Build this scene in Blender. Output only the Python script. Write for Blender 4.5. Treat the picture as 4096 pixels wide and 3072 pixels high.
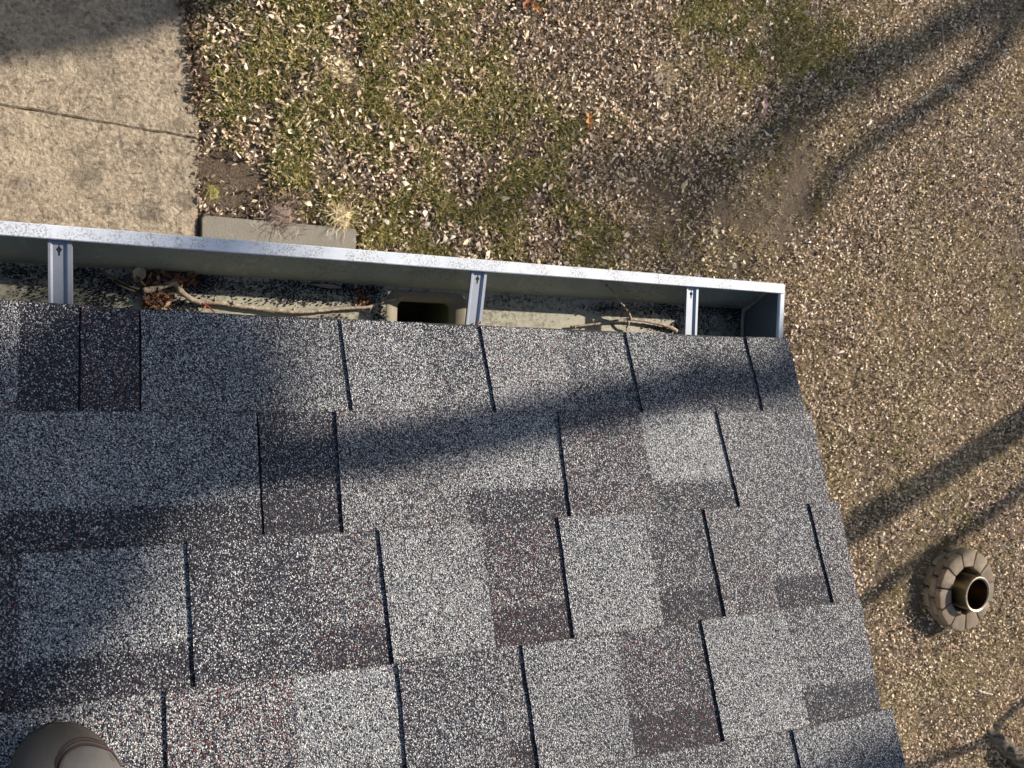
import bpy, bmesh, math, random
import numpy as np
from mathutils import Vector, Euler, noise as mnoise
for o in list(bpy.data.objects): bpy.data.objects.remove(o)
SC = bpy.context.scene
COL = SC.collection
rnd = random.Random(7)
rg = np.random.default_rng(11)
R = math.radians

# ------------------------------------------------------------------ camera, sky, sun, exposure
CAM = Vector((-0.9887, -0.0196, 1.0695))
EUL = Euler((-0.0623, -0.4497, 0.0393), 'XYZ')
FPX = 3524.0
cd = bpy.data.cameras.new("camera"); cam = bpy.data.objects.new("camera", cd); COL.objects.link(cam)
cam.location = CAM; cam.rotation_euler = EUL
cd.sensor_width = 36; cd.lens = 36*FPX/4096; cd.clip_start = .02; cd.clip_end = 1500
cd.dof.use_dof = True; cd.dof.focus_distance = 1.15; cd.dof.aperture_fstop = 22
SC.camera = cam
SUN = Vector((1.6, .55, 1.0))          # towards the sun
w = bpy.data.worlds.new("World"); SC.world = w; w.use_nodes = True
nt = w.node_tree; sky = nt.nodes.new('ShaderNodeTexSky'); sky.sky_type = 'NISHITA'; sky.sun_disc = False
sky.sun_elevation = math.atan2(1, math.hypot(1.6, .55)); sky.sun_rotation = R(71)
bg = nt.nodes['Background']; nt.links.new(sky.outputs[0], bg.inputs[0]); bg.inputs[1].default_value = .075
ld = bpy.data.lights.new("sun", 'SUN'); ld.energy = 5.0; ld.angle = R(.53); ld.color = (1, .90, .77)
lo = bpy.data.objects.new("sun", ld); COL.objects.link(lo); lo.rotation_euler = SUN.to_track_quat('Z', 'Y').to_euler()
SC.view_settings.view_transform = 'Standard'; SC.view_settings.look = 'None'
SC.view_settings.exposure = .82; SC.view_settings.gamma = 1
SC.render.engine = 'CYCLES'
SC.cycles.max_bounces = 6

# ------------------------------------------------------------------ survey: picture point -> place
MC = EUL.to_matrix()
PITCH = 0.44185
CP, SP = math.cos(PITCH), math.sin(PITCH)
RN = Vector((0, SP, CP))
ZG = -5.57
def ray(m):
    return MC @ Vector(((m[0]-2048)/FPX, -(m[1]-1536)/FPX, -1))
def onz(m, z):
    d = ray(m); return CAM + d*((z-CAM.z)/d.z)
def onroof(m, h=0):
    d = ray(m); return CAM + d*((h-CAM.dot(RN))/d.dot(RN))
def rxs(m):
    q = onroof(m); return q.x, -q.y/CP
def RP(x, s, h=0):
    return Vector((x, -s*CP+h*SP, s*SP+h*CP))
KD = 4096/2212
def G(x, y, z=ZG):                      # ground point from a point of the 2212 px wide view
    return onz((x*KD, y*KD), z)

# ------------------------------------------------------------------ object helpers
def tag(o, label=None, cat=None, group=None, kind=None):
    if label: o['label'] = label
    if cat: o['category'] = cat
    if group: o['group'] = group
    if kind: o['kind'] = kind
    return o
def empty(name, loc=(0, 0, 0)):
    o = bpy.data.objects.new(name, None); COL.objects.link(o); o.location = loc; o.empty_display_size = .1
    return o
def link(name, me, mat, parent=None):
    o = bpy.data.objects.new(name, me); COL.objects.link(o)
    if mat: me.materials.append(mat)
    if parent:
        o.parent = parent
        pl = Vector(parent.location); q = parent.parent
        while q: pl += Vector(q.location); q = q.parent
        o.location = -pl
    return o
def mesh(name, V, F, mat, parent=None, smooth=False):
    me = bpy.data.meshes.new(name); me.from_pydata([tuple(v) for v in V], [], F)
    if smooth: me.polygons.foreach_set('use_smooth', [True]*len(me.polygons))
    me.update(); return link(name, me, mat, parent)
def mesh_np(name, V, F, mat, parent=None, smooth=False):     # F: list of (n,k) index arrays
    me = bpy.data.meshes.new(name)
    me.vertices.add(len(V)); me.vertices.foreach_set('co', V.astype(np.float32).ravel())
    nl = sum(f.size for f in F); npoly = sum(len(f) for f in F)
    me.loops.add(nl); me.polygons.add(npoly)
    me.loops.foreach_set('vertex_index', np.concatenate([f.ravel() for f in F]).astype(np.int32))
    tot = np.concatenate([np.full(len(f), f.shape[1]) for f in F]); st = np.concatenate([[0], np.cumsum(tot)[:-1]])
    me.polygons.foreach_set('loop_start', st.astype(np.int32))
    if smooth: me.polygons.foreach_set('use_smooth', np.ones(npoly, bool))
    me.update(calc_edges=True); return link(name, me, mat, parent)
def box(V, F, lo_, hi):
    b = len(V); x0, y0, z0 = lo_; x1, y1, z1 = hi
    V += [(x0,y0,z0),(x1,y0,z0),(x1,y1,z0),(x0,y1,z0),(x0,y0,z1),(x1,y0,z1),(x1,y1,z1),(x0,y1,z1)]
    F += [tuple(b+i for i in f) for f in ((0,3,2,1),(4,5,6,7),(0,1,5,4),(1,2,6,5),(2,3,7,6),(3,0,4,7))]
def boxobj(name, lo_, hi, mat, parent=None, bev=0):
    V, F = [], []; box(V, F, lo_, hi); o = mesh(name, V, F, mat, parent)
    if bev:
        m = o.modifiers.new('b', 'BEVEL'); m.width = bev; m.segments = 2
    return o
def catmull(P, n=5):
    P = [Vector(p) for p in P]; Q = [P[0]*2-P[1]]+P+[P[-1]*2-P[-2]]; out = []
    for i in range(1, len(Q)-2):
        for k in range(n):
            t = k/n; a, b, c, d = Q[i-1], Q[i], Q[i+1], Q[i+2]
            out.append(.5*((2*b)+(c-a)*t+(2*a-5*b+4*c-d)*t*t+(3*b-a-3*c+d)*t**3))
    out.append(P[-1]); return out
def tube(V, F, P, rad, seg=10, rough=0, freq=40, capend=True):
    P = [Vector(p) for p in P]; n = len(P)
    rr = rad if callable(rad) else (lambda t, a=rad: a[0]+(a[1]-a[0])*t)
    up = Vector((0, 0, 1)); b0 = len(V); prev = None
    for i, p in enumerate(P):
        d = (P[min(i+1, n-1)]-P[max(i-1, 0)]).normalized()
        if prev is None:
            a = d.cross(up) if abs(d.z) < .9 else d.cross(Vector((1, 0, 0)))
        else: a = prev - d*prev.dot(d)
        a.normalize(); prev = a; b = d.cross(a); r0 = rr(i/(n-1))
        for k in range(seg):
            th = 2*math.pi*k/seg; v = a*math.cos(th)+b*math.sin(th)
            r = r0*(1+rough*mnoise.noise((p+v*r0)*freq)) if rough else r0
            V.append(p+v*r)
    for i in range(n-1):
        for k in range(seg):
            k2 = (k+1) % seg
            F.append((b0+i*seg+k, b0+i*seg+k2, b0+(i+1)*seg+k2, b0+(i+1)*seg+k))
    if capend:
        F.append(tuple(b0+k for k in range(seg))[::-1]); F.append(tuple(b0+(n-1)*seg+k for k in range(seg)))

# ------------------------------------------------------------------ materials
class NM:
    def __init__(s, name, rough=.9):
        s.m = bpy.data.materials.new(name); s.m.use_nodes = True; s.t = s.m.node_tree
        s.b = s.t.nodes['Principled BSDF']; s.b.inputs['Roughness'].default_value = rough
        s.b.inputs['Specular IOR Level'].default_value = .3
        s.tc = None
    def n(s, ty, **kw):
        x = s.t.nodes.new(ty)
        for k, v in kw.items():
            if k.startswith('i_'): x.inputs[k[2:].replace('_', ' ')].default_value = v
            else: setattr(x, k, v)
        return x
    def l(s, a, b): s.t.links.new(a, b)
    def co(s):
        if s.tc is None: s.tc = s.n('ShaderNodeNewGeometry').outputs['Position']
        return s.tc
    def off(s, k):
        x = s.n('ShaderNodeVectorMath', operation='ADD'); s.l(s.co(), x.inputs[0]); x.inputs[1].default_value = (k, -k, k); return x.outputs[0]
    def noise(s, scale, detail=4, rough=.6, out='Fac', vec=None):
        x = s.n('ShaderNodeTexNoise', i_Scale=scale, i_Detail=detail, i_Roughness=rough)
        s.l(vec or s.co(), x.inputs['Vector']); return x.outputs[out]
    def voro(s, scale, feature='F1', out='Color', vec=None, rand=1):
        x = s.n('ShaderNodeTexVoronoi', feature=feature, i_Scale=scale, i_Randomness=rand)
        s.l(vec or s.co(), x.inputs['Vector']); return x.outputs[out]
    def ramp(s, fac, stops, interp='LINEAR'):
        x = s.n('ShaderNodeValToRGB'); x.color_ramp.interpolation = interp; e = x.color_ramp.elements
        while len(e) < len(stops): e.new(.5)
        for q, (p, c) in zip(e, stops):
            q.position = p; q.color = (*c, 1) if hasattr(c, '__len__') else (c, c, c, 1)
        s.l(fac, x.inputs[0]); return x.outputs[0]
    def mix(s, f, a, b, mode='MIX'):
        x = s.n('ShaderNodeMix', data_type='RGBA', blend_type=mode)
        for sock, v in ((x.inputs[0], f), (x.inputs[6], a), (x.inputs[7], b)):
            if isinstance(v, (int, float)): sock.default_value = v
            elif isinstance(v, tuple): sock.default_value = (*v, 1)
            else: s.l(v, sock)
        return x.outputs[2]
    def math(s, op, a, b=0.0, c=None):
        x = s.n('ShaderNodeMath', operation=op)
        for i, v in enumerate((a, b, c)):
            if v is None: continue
            if isinstance(v, (int, float)): x.inputs[i].default_value = v
            else: s.l(v, x.inputs[i])
        return x.outputs[0]
    def sep(s, c):
        x = s.n('ShaderNodeSeparateColor'); s.l(c, x.inputs[0]); return x.outputs
    def col(s, c):
        if isinstance(c, tuple): s.b.inputs['Base Color'].default_value = (*c, 1)
        else: s.l(c, s.b.inputs['Base Color'])
    def bump(s, h, dist, strength=1):
        x = s.n('ShaderNodeBump'); x.inputs['Strength'].default_value = strength; x.inputs['Distance'].default_value = dist
        s.l(h, x.inputs['Height']); s.l(x.outputs[0], s.b.inputs['Normal'])
    def rgh(s, v):
        if isinstance(v, float): s.b.inputs['Roughness'].default_value = v
        else: s.l(v, s.b.inputs['Roughness'])

def m_shingle():
    m = NM('shingle_granules', .85); m.b.inputs['Specular IOR Level'].default_value = .35
    at = m.n('ShaderNodeVertexColor', layer_name='tone'); tr = m.sep(at.outputs[0])   # R light share, G red share, B darkness of print
    # granules about 1.7 mm
    wob = m.noise(300, 1, .5, 'Color')
    vv = m.n('ShaderNodeVectorMath', operation='MULTIPLY_ADD'); m.l(wob, vv.inputs[0]); vv.inputs[1].default_value = (.0016,)*3; m.l(m.co(), vv.inputs[2])
    vo = m.n('ShaderNodeTexVoronoi', i_Scale=860.0); m.l(vv.outputs[0], vo.inputs['Vector'])
    c = m.sep(vo.outputs['Color'])
    cl = m.noise(55, 3, .6); patch = m.math('MULTIPLY_ADD', cl, .24, -.12)
    cl2 = m.noise(9, 2, .5); patch2 = m.math('MULTIPLY_ADD', cl2, .3, -.15)
    lf = m.math('ADD', m.math('ADD', tr[0], patch), patch2)
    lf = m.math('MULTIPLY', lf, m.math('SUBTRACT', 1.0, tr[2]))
    d = m.math('SUBTRACT', lf, c[0])                       # >0 light granule
    light = m.math('MULTIPLY_ADD', d, 9.0, .5); light = m.math('MINIMUM', m.math('MAXIMUM', light, 0.0), 1.0)
    lc = m.ramp(c[1], [(0, (.13, .14, .165)), (.4, (.29, .30, .33)), (.75, (.55, .56, .55)), (1, (.92, .90, .83))])
    dc = m.ramp(c[1], [(0, (.006, .006, .011)), (.5, (.018, .017, .029)), (.85, (.052, .05, .07)), (1, (.12, .11, .13))])
    g = m.mix(light, dc, lc)
    redm = m.math('LESS_THAN', c[2], tr[1])
    rc = m.ramp(c[1], [(0, (.06, .02, .02)), (.5, (.20, .055, .045)), (.85, (.36, .22, .18)), (1, (.42, .07, .05))])
    g = m.mix(redm, g, rc)
    edge = m.ramp(vo.outputs['Distance'], [(.35, 1.0), (.75, .35)])
    g = m.mix(1.0, g, edge, 'MULTIPLY')
    # fine mineral dust and weathering, larger blotches
    g = m.mix(m.ramp(m.noise(3.2, 4, .6), [(.45, 0.0), (.75, .22)]), g, (.05, .045, .045))
    m.col(g)
    hgt = m.ramp(vo.outputs['Distance'], [(0, 1.0), (.7, .0)])
    m.bump(hgt, .0011, .9); return m.m
def m_plain(name, c, rough=.8, metal=0, var=.15, scale=30, bump=0, spec=.3):
    m = NM(name, rough); m.b.inputs['Metallic'].default_value = metal; m.b.inputs['Specular IOR Level'].default_value = spec
    n = m.noise(scale, 5, .6)
    m.col(m.mix(n, tuple(x*(1-var) for x in c), tuple(min(1, x*(1+var)) for x in c)))
    if bump: m.bump(n, bump)
    return m.m
def m_gutter(kind):
    m = NM('gutter_'+kind, .45); m.b.inputs['Specular IOR Level'].default_value = .5
    if kind == 'lip':
        base = m.mix(m.noise(14, 4), (.44, .48, .55), (.63, .66, .70))
        sp = m.ramp(m.noise(420, 3, .7), [(.50, 0.0), (.56, 1.0)])
        area = m.ramp(m.noise(32, 4, .65), [(.42, 0.0), (.56, 1.0)])
        f = m.math('MULTIPLY', sp, area); f = m.math('MULTIPLY', f, .75)
        m.col(m.mix(f, base, (.20, .19, .17)))
    elif kind == 'inner':
        a = m.mix(m.noise(25, 5), (.22, .225, .17), (.36, .37, .31))
        st = m.ramp(m.noise(230, 4, .7), [(.48, 0.0), (.62, .65)])
        ar = m.ramp(m.noise(11, 3), [(.40, 0.0), (.62, 1.0)])
        a = m.mix(m.math('MULTIPLY', st, ar), a, (.07, .065, .045))
        sm = m.ramp(m.noise(60, 2), [(.62, 0.0), (.68, .5)])
        m.col(m.mix(sm, a, (.42, .42, .36)))
    elif kind == 'floor':
        a = m.mix(m.noise(22, 5), (.19, .185, .14), (.42, .40, .30))
        st = m.ramp(m.noise(150, 5, .7), [(.44, 0.0), (.58, .85)])
        ar = m.ramp(m.noise(13, 3), [(.38, 0.15), (.56, 1.0)])
        m.col(m.mix(m.math('MULTIPLY', st, ar), a, (.10, .095, .075)))
    elif kind == 'cap':
        a = m.mix(m.noise(30, 4), (.11, .125, .135), (.17, .19, .20)); m.col(a)  # cap colour darkened to carry the shade at the trough end
    m.bump(m.noise(60, 3), .0004); return m.m
def m_island(name, stops, rough=.8, patch=None, trans=False):
    m = NM(name, rough); g = m.n('ShaderNodeNewGeometry')
    c = m.ramp(g.outputs['Random Per Island'], stops)
    if patch:
        f = m.ramp(m.noise(patch[0], 3), [(patch[1], 0.0), (patch[2], 1.0)])
        c = m.mix(f, c, m.ramp(g.outputs['Random Per Island'], patch[3]))
    if trans:
        # slight light through thin blades
        t = m.n('ShaderNodeBsdfTranslucent'); m.l(c, t.inputs[0]); mx = m.n('ShaderNodeMixShader'); mx.inputs[0].default_value = .25
        m.l(m.b.outputs[0], mx.inputs[1]); m.l(t.outputs[0], mx.inputs[2]); m.l(mx.outputs[0], m.t.nodes['Material Output'].inputs[0])
    m.col(c); return m.m
def m_soil():
    m = NM('soil', .95)
    a = m.mix(m.noise(2.5, 5), (.04, .028, .019), (.115, .083, .058))
    a = m.mix(m.ramp(m.noise(90, 4, .75), [(.42, 0.0), (.6, .8)]), a, (.19, .145, .10))
    peb = m.ramp(m.voro(45, out='Distance'), [(.10, 1.0), (.14, 0.0)])
    a = m.mix(m.math('MULTIPLY', peb, .6), a, (.32, .27, .20))
    m.col(a); h = m.math('ADD', m.noise(35, 6, .75), m.math('MULTIPLY', m.noise(6, 3), 2)); m.bump(h, .03); return m.m
STAINS = [(-.36, .90, .16, .55), (-.60, .80, .20, .45), (-.42, 1.42, .12, .5), (-.36, 1.62, .13, .45), (-1.0, 1.0, .22, .35), (-.95, 1.75, .3, .3)]
def m_concrete():
    m = NM('weathered_concrete', .92)
    a = m.mix(m.ramp(m.noise(2.2, 6, .7), [(.35, 0.0), (.65, 1.0)]), (.27, .212, .15), (.52, .415, .295))
    a = m.mix(m.math('MULTIPLY', m.ramp(m.noise(34, 6, .75), [(.45, 0.0), (.58, 1.0)]), .75), a, (.70, .59, .44))
    a = m.mix(m.math('MULTIPLY', m.ramp(m.noise(30, 5, .7, vec=m.off(3.3)), [(.54, 0.0), (.63, 1.0)]), .7), a, (.11, .085, .062))
    a = m.mix(m.math('MULTIPLY', m.ramp(m.noise(5, 5, .7, vec=m.off(7.1)), [(.50, 0.0), (.64, 1.0)]), .45), a, (.13, .115, .095))
    for (sx, sy, sr, amt) in STAINS:
        d = m.n('ShaderNodeVectorMath', operation='DISTANCE'); m.l(m.co(), d.inputs[0]); d.inputs[1].default_value = (sx, sy, ZG+.02)
        dd = m.math('ADD', d.outputs['Value'], m.math('MULTIPLY', m.noise(9, 5, .7), sr*1.1))
        a = m.mix(m.ramp(m.math('MULTIPLY', dd, 1/sr), [(.95, amt), (1.45, 0.0)]), a, (.10, .085, .07))
    m.col(a); m.bump(m.math('ADD', m.noise(45, 6, .75), m.math('MULTIPLY', m.noise(12, 3), 1.2)), .05); return m.m
def m_bark(name='bark', c0=(.035, .028, .02), c1=(.26, .22, .17)):
    m = NM(name, .95)
    mp = m.n('ShaderNodeMapping'); m.l(m.co(), mp.inputs[0]); mp.inputs['Rotation'].default_value = (0, 0, R(45)); mp.inputs['Scale'].default_value = (.25, 1.2, .25)
    n = m.noise(26, 6, .75, vec=mp.outputs[0]); m.col(m.mix(m.ramp(n, [(.40, 0.0), (.60, 1.0)]), c0, c1)); m.bump(n, .07); return m.m
def m_block():
    m = NM('tan_concrete_block', .9)
    g = m.n('ShaderNodeNewGeometry'); oi = m.n('ShaderNodeObjectInfo')
    t = m.ramp(oi.outputs['Random'], [(0, (.15, .112, .078)), (.5, (.20, .152, .108)), (1, (.25, .195, .14))])
    a = m.mix(m.noise(18, 5, .7), t, (.14, .11, .08)); m.col(m.mix(m.ramp(m.noise(6, 3), [(.5, 0.0), (.7, .5)]), a, (.33, .28, .21)))
    m.bump(m.noise(120, 4, .7), .004); return m.m
def m_steel(name, c, rough, var=.25):
    m = NM(name, rough); m.b.inputs['Metallic'].default_value = 1
    mp = m.n('ShaderNodeMapping'); m.l(m.co(), mp.inputs[0]); mp.inputs['Scale'].default_value = (1, 1, .3)
    m.col(m.mix(m.noise(14, 4, vec=mp.outputs[0]), tuple(x*(1-var) for x in c), c)); m.rgh(m.ramp(m.noise(40, 4), [(.3, rough*.8), (.7, min(1, rough*1.3))])); return m.m

MS = m_shingle(); SOIL = m_soil(); CONC = m_concrete(); BARK = m_bark()
LIP, GIN, GFL, GCAP = m_gutter('lip'), m_gutter('inner'), m_gutter('floor'), m_gutter('cap')
ZINC = m_plain('galvanised_strap', (.27, .29, .335), .42, .55, .12, 60, 0, .5)
PAINT = m_plain('white_trim_paint', (.72, .71, .68), .55)
SIDING = m_plain('siding', (.62, .60, .54), .6)

# ------------------------------------------------------------------ the setting: ground
def ground():
    V, F = [], []
    # fine patch in the middle of one large sheet
    xs = [-300, -60, -12, -4]+[-4+.25*i for i in range(1, 72)]+[20, 60, 300]
    ys = [-300, -60, -16, -8]+[-8+.25*i for i in range(1, 64)]+[14, 60, 300]
    for y in ys:
        for x in xs:
            z = ZG
            if -3.9 < x < 13.9 and -7.9 < y < 7.9:
                z += .018*mnoise.noise(Vector((x*.9, y*.9, 3))) - .012
            V.append((x, y, z))
    n = len(xs)
    for j in range(len(ys)-1):
        for i in range(n-1): F.append((j*n+i, j*n+i+1, (j+1)*n+i+1, (j+1)*n+i))
    tag(mesh('ground', V, F, SOIL, smooth=True), kind='structure')
ground()
def gz(x, y): return ZG+.018*mnoise.noise(Vector((x*.9, y*.9, 3)))-.012
_gg = np.array([[gz(-1+.1*i, -6+.1*j) for j in range(125)] for i in range(135)])
def GZ(x, y):
    u = np.clip((x+1)*10, 0, 133.9); v = np.clip((y+6)*10, 0, 123.9); i = u.astype(int); j = v.astype(int); a = u-i; b = v-j
    return (_gg[i, j]*(1-a)+_gg[i+1, j]*a)*(1-b)+(_gg[i, j+1]*(1-a)+_gg[i+1, j+1]*a)*b

# concrete path: two slabs with a joint, right edge as surveyed
def slab(name, outline, top, mat, thick=.09, cham=.008):
    bm = bmesh.new(); P = []
    for i, (x, y) in enumerate(outline): P.append(bm.verts.new((x, y, top)))
    f = bm.faces.new(P)
    if f.normal.z < 0: bmesh.ops.reverse_faces(bm, faces=[f]); f.normal_update()
    r = bmesh.ops.extrude_face_region(bm, geom=[f])
    vs = [v for v in r['geom'] if isinstance(v, bmesh.types.BMVert)]
    bmesh.ops.translate(bm, verts=vs, vec=(0, 0, thick))
    for v in bm.verts: v.co.z -= thick
    bmesh.ops.recalc_face_normals(bm, faces=bm.faces)
    ed = [e for e in bm.edges if all(v.co.z > top-.001 for v in e.verts)]
    bmesh.ops.bevel(bm, geom=ed, offset=cham, segments=2, affect='EDGES')
    me = bpy.data.meshes.new(name); bm.to_mesh(me); bm.free(); return link(name, me, mat)
def wav(P, amp, step=.05, seed=0):
    out = []
    for a, b in zip(P, P[1:]):
        a = Vector(a); b = Vector(b); n = max(1, int((b-a).length/step)); t = (b-a).normalized(); nn = Vector((-t.y, t.x))
        for i in range(n):
            p = a+(b-a)*(i/n); k = 0 if i == 0 else mnoise.noise(Vector((p.x*9, p.y*9, seed)))*amp
            out.append((p.x+nn.x*k, p.y+nn.y*k))
    out.append(tuple(P[-1])); return out
e = [G(*p) for p in [(424, 515), (428, 440), (429, 300), (427, 240), (416, 165), (408, 90), (400, 0)]]
j0 = [G(420, 301), G(230, 268), G(90, 243), G(0, 230)]
TOPC = ZG+.018
right1 = [(-.302, .45)]+[(p.x, p.y) for p in e[:3]]
jn = [(p.x, p.y) for p in j0]
jn[0] = (right1[-1][0], jn[0][1])
jn[-1] = (-1.6, jn[-1][1]+.005); jn.append((-3.2, 1.46))
tag(slab('concrete_path', wav(right1[:-1]+[jn[0]], .003, seed=1)[:-1]+wav(jn, .008, seed=2)+[(-3.2, .45)], TOPC, CONC), kind='structure')
up = [(x, y+.006) for x, y in jn]
r2 = [(p.x, p.y) for p in e[3:]]+[(-.43, 3.4)]
tag(slab('concrete_path', wav([up[0]]+r2, .012, seed=3)+[(-3.2, 3.4)]+wav(up[::-1], .008, seed=4)[:-1], TOPC-.002, CONC), kind='structure')

# grey edging block beside the path
GREY = NM('grey_cast_concrete', .85)
_a = GREY.mix(GREY.noise(5, 5), (.16, .142, .112), (.25, .225, .185)); _a = GREY.mix(GREY.math('MULTIPLY', GREY.ramp(GREY.noise(11, 2), [(.62, 0.0), (.68, 1.0)]), .5), _a, (.33, .31, .27))
GREY.col(_a); GREY.bump(GREY.noise(70, 5, .7), .004); GREY = GREY.m
b0, b1 = G(440, 465, ZG+.05), G(770, 495, ZG+.05)
eb = slab('edging_block', [(b0.x-.012, .46), (b0.x-.012, b0.y-.02), (b0.x+.012, b0.y), (b1.x-.01, b1.y+.002), (b1.x, b1.y-.008), (b1.x, .46)], ZG+.05, GREY, .12, .006)
tag(eb, 'smooth grey concrete edging block between the path and the lawn beneath the gutter', 'edging block')

# ------------------------------------------------------------------ house: walls, boards, roof
house = empty('house', (-4, -4, ZG))
tag(house, 'house corner with grey asphalt shingle roof and white metal gutter, seen from its own roof', 'house')
EW = 8.0                                     # length along the eave
SR = 4.5                                     # slope length
ridge = RP(0, SR)
def wallmesh():
    V = []; F = []
    x0, x1, yf, yb = -EW+.3, -.3, -.42, 2*ridge.y+.42
    zt = lambda y: (-y*math.tan(PITCH) if y > ridge.y else (y-2*ridge.y)*math.tan(PITCH))-.17
    V = [(x0, yf, ZG-.1), (x1, yf, ZG-.1), (x1, yb, ZG-.1), (x0, yb, ZG-.1), (x0, yf, zt(yf)), (x1, yf, zt(yf)), (x1, yb, zt(yb)), (x0, yb, zt(yb)), (x0, ridge.y, zt(ridge.y)), (x1, ridge.y, zt(ridge.y))]
    F = [(0, 1, 5, 4), (1, 2, 6, 9, 5), (2, 3, 7, 6), (3, 0, 4, 8, 7)]
    return V, F
V, F = wallmesh(); mesh('wall', V, F, SIDING, house)
# front board, gable board, soffit
boxobj('fascia', (-EW, -.055, -.19), (-.006, -.037, -.022), PAINT, house, .002)
V, F = [], []
for a, b, h0, h1 in ((.05, SR, -.16, -.012),):
    P = [RP(-.026, a, h0), RP(-.026, b, h0), RP(-.026, b, h1), RP(-.026, a, h1), RP(-.008, a, h0), RP(-.008, b, h0), RP(-.008, b, h1), RP(-.008, a, h1)]
    V += P; F += [(0, 1, 2, 3), (7, 6, 5, 4), (0, 3, 7, 4), (1, 5, 6, 2), (3, 2, 6, 7), (0, 4, 5, 1)]
mesh('rake_board', V, F, PAINT, house)
boxobj('soffit', (-EW+.02, -.42, -.185), (-.03, -.056, -.175), PAINT, house)
# deck under the shingles and the far slope
V = [RP(-EW, 0, -.022), RP(-.004, 0, -.022), RP(-.004, SR, -.022), RP(-EW, SR, -.022), RP(-EW, 0, -.004), RP(-.004, 0, -.004), RP(-.004, SR, -.004), RP(-EW, SR, -.004)]
deck = mesh('roof', V, [(0, 3, 2, 1), (4, 5, 6, 7), (0, 1, 5, 4), (1, 2, 6, 5), (2, 3, 7, 6), (3, 0, 4, 7)], m_plain('deck', (.2, .15, .1)), house)
far = [Vector((v.x, 2*ridge.y-v.y, v.z)) for v in V]
V2 = [v+Vector((0, 0, .02)) for v in far]
bk = mesh('back_slope', V2, [(0, 1, 2, 3), (7, 6, 5, 4), (4, 5, 1, 0), (5, 6, 2, 1), (6, 7, 3, 2), (7, 4, 0, 3)], MS, deck)

# ---- shingle courses.  heights above the deck: base 3 mm + tooth 3 mm, each course tilted so that it rides on the one below
E0, EX, TH = .1206, .143, .003
# butt edges as surveyed (picture points), turned into x -> slope distance
LINES = {0: [(0, 1215), (700, 1258), (1374, 1293), (2314, 1336), (2965, 1359), (3128, 1364)],
 1: [(0, 1655), (563, 1657), (1035, 1659), (1979, 1654), (2564, 1658), (3046, 1655), (3214, 1661)],
 2: [(-100, 2235), (475, 2194), (740, 2178), (1038, 2149), (1370, 2137), (1504, 2129), (1837, 2101), (2276, 2075), (2951, 2035), (3214, 2022), (3328, 2010)],
 3: [(-60, 2860), (81, 2845), (342, 2805), (781, 2752), (1229, 2695), (1574, 2658), (1955, 2597), (2288, 2557), (2638, 2506), (2894, 2471), (3322, 2414), (3427, 2400)],
 4: [(2500, 3037), (2886, 2964), (3143, 2923), (3521, 2838)]}
def curve_s(k):
    nom = 0 if k == 0 else E0+(k-1)*EX
    if k not in LINES: return lambda x: nom+.0012*mnoise.noise(Vector((x*4, k*3.1, 0)))
    pts = sorted(rxs(m) for m in LINES[k]); X = [p[0] for p in pts]; S = [p[1] for p in pts]
    return lambda x: float(np.interp(x, X, S)) if x > X[0] else S[0]+(nom-S[0])*min(1, (X[0]-x)/.8)
CS = [curve_s(k) for k in range(34)]
# rake end of each course
RK = []
for a, b in (((3130, 1365), (3214, 1661)), ((3225, 1669), (3306, 2000)), ((3330, 2011), (3424, 2415)), ((3432, 2430), (3517, 2825)), ((3541, 2842), (3600, 3072))):
    RK.append((rxs(a)[0], rxs(b)[0]))
while len(RK) < 34: RK.append((rnd.uniform(-.004, .005),)*2)
# teeth: (left edge at butt, left edge at top, right edge (picture x at mid course), tone)   tone = (light share, red share)
def mid(k, px):                      # picture x -> roof x at mid course k
    ym = {0: 1480, 1: 1900, 2: 2380, 3: 2800, 4: 3000}[k]; return rxs((px, ym))[0]
T = {}
T[0] = dict(teeth=[((1352, 1291), (1407, 1649), 1700, (.56, .02)), ((1909, 1322), (1979, 1654), 2262, (.60, .08)), ((2487, 1351), (2564, 1658), 2700, (.46, .012)), ((2964, 1362), (3046, 1655), 3400, (.40, .004))],
 base=[(-600, (.4, .03)), (0, (.56, .09)), (75, (.24, .015)), (318, (.27, .10)), (560, (.58, .006)), (1010, (.50, .012)), (1700, (.44, .01)), (2262, (.46, .01)), (2700, (.40, .01))], joints=[318, 562], bandoff=True)
T[1] = dict(teeth=[((1332, 1659), (1370, 2137), 1845, (.52, .04)), ((2216, 1661), (2276, 2075), 2590, (.40, .08)), ((2848, 1658), (2951, 2035), 3500, (.46, .03))],
 base=[(-600, (.5, .03)), (0, (.60, .03)), (480, (.56, .006)), (1037, (.33, .012)), (1845, (.57, .01)), (2590, (.68, .006))], joints=[1037])
T[2] = dict(teeth=[((745, 2178), (781, 2752), 1235, (.34, .008)), ((1504, 2129), (1570, 2654), 1945, (.60, .02)), ((2216, 2082), (2288, 2553), 2620, (.58, .012)), ((2795, 2051), (2894, 2467), 3090, (.44, .07)), ((3214, 2022), (3322, 2410), 3700, (.44, .08))],
 base=[(-600, (.4, .05)), (-100, (.40, .06)), (81, (.62, .01)), (1235, (.46, .06)), (1945, (.34, .09)), (2620, (.36, .02)), (3090, (.46, .02))], joints=[1520])
T[3] = dict(teeth=[((659, 2785), (674, 3072), 1170, (.50, .12)), ((1579, 2663), (1619, 3072), 2000, (.42, .02)), ((2073, 2589), (2146, 3072), 2490, (.56, .01)), ((2785, 2496), (2886, 2964), 3200, (.60, .012))],
 base=[(-600, (.55, .06)), (0, (.56, .05)), (1170, (.66, .008)), (2000, (.48, .05)), (2490, (.34, .07)), (3200, (.46, .01))], joints=[2068])
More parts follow.
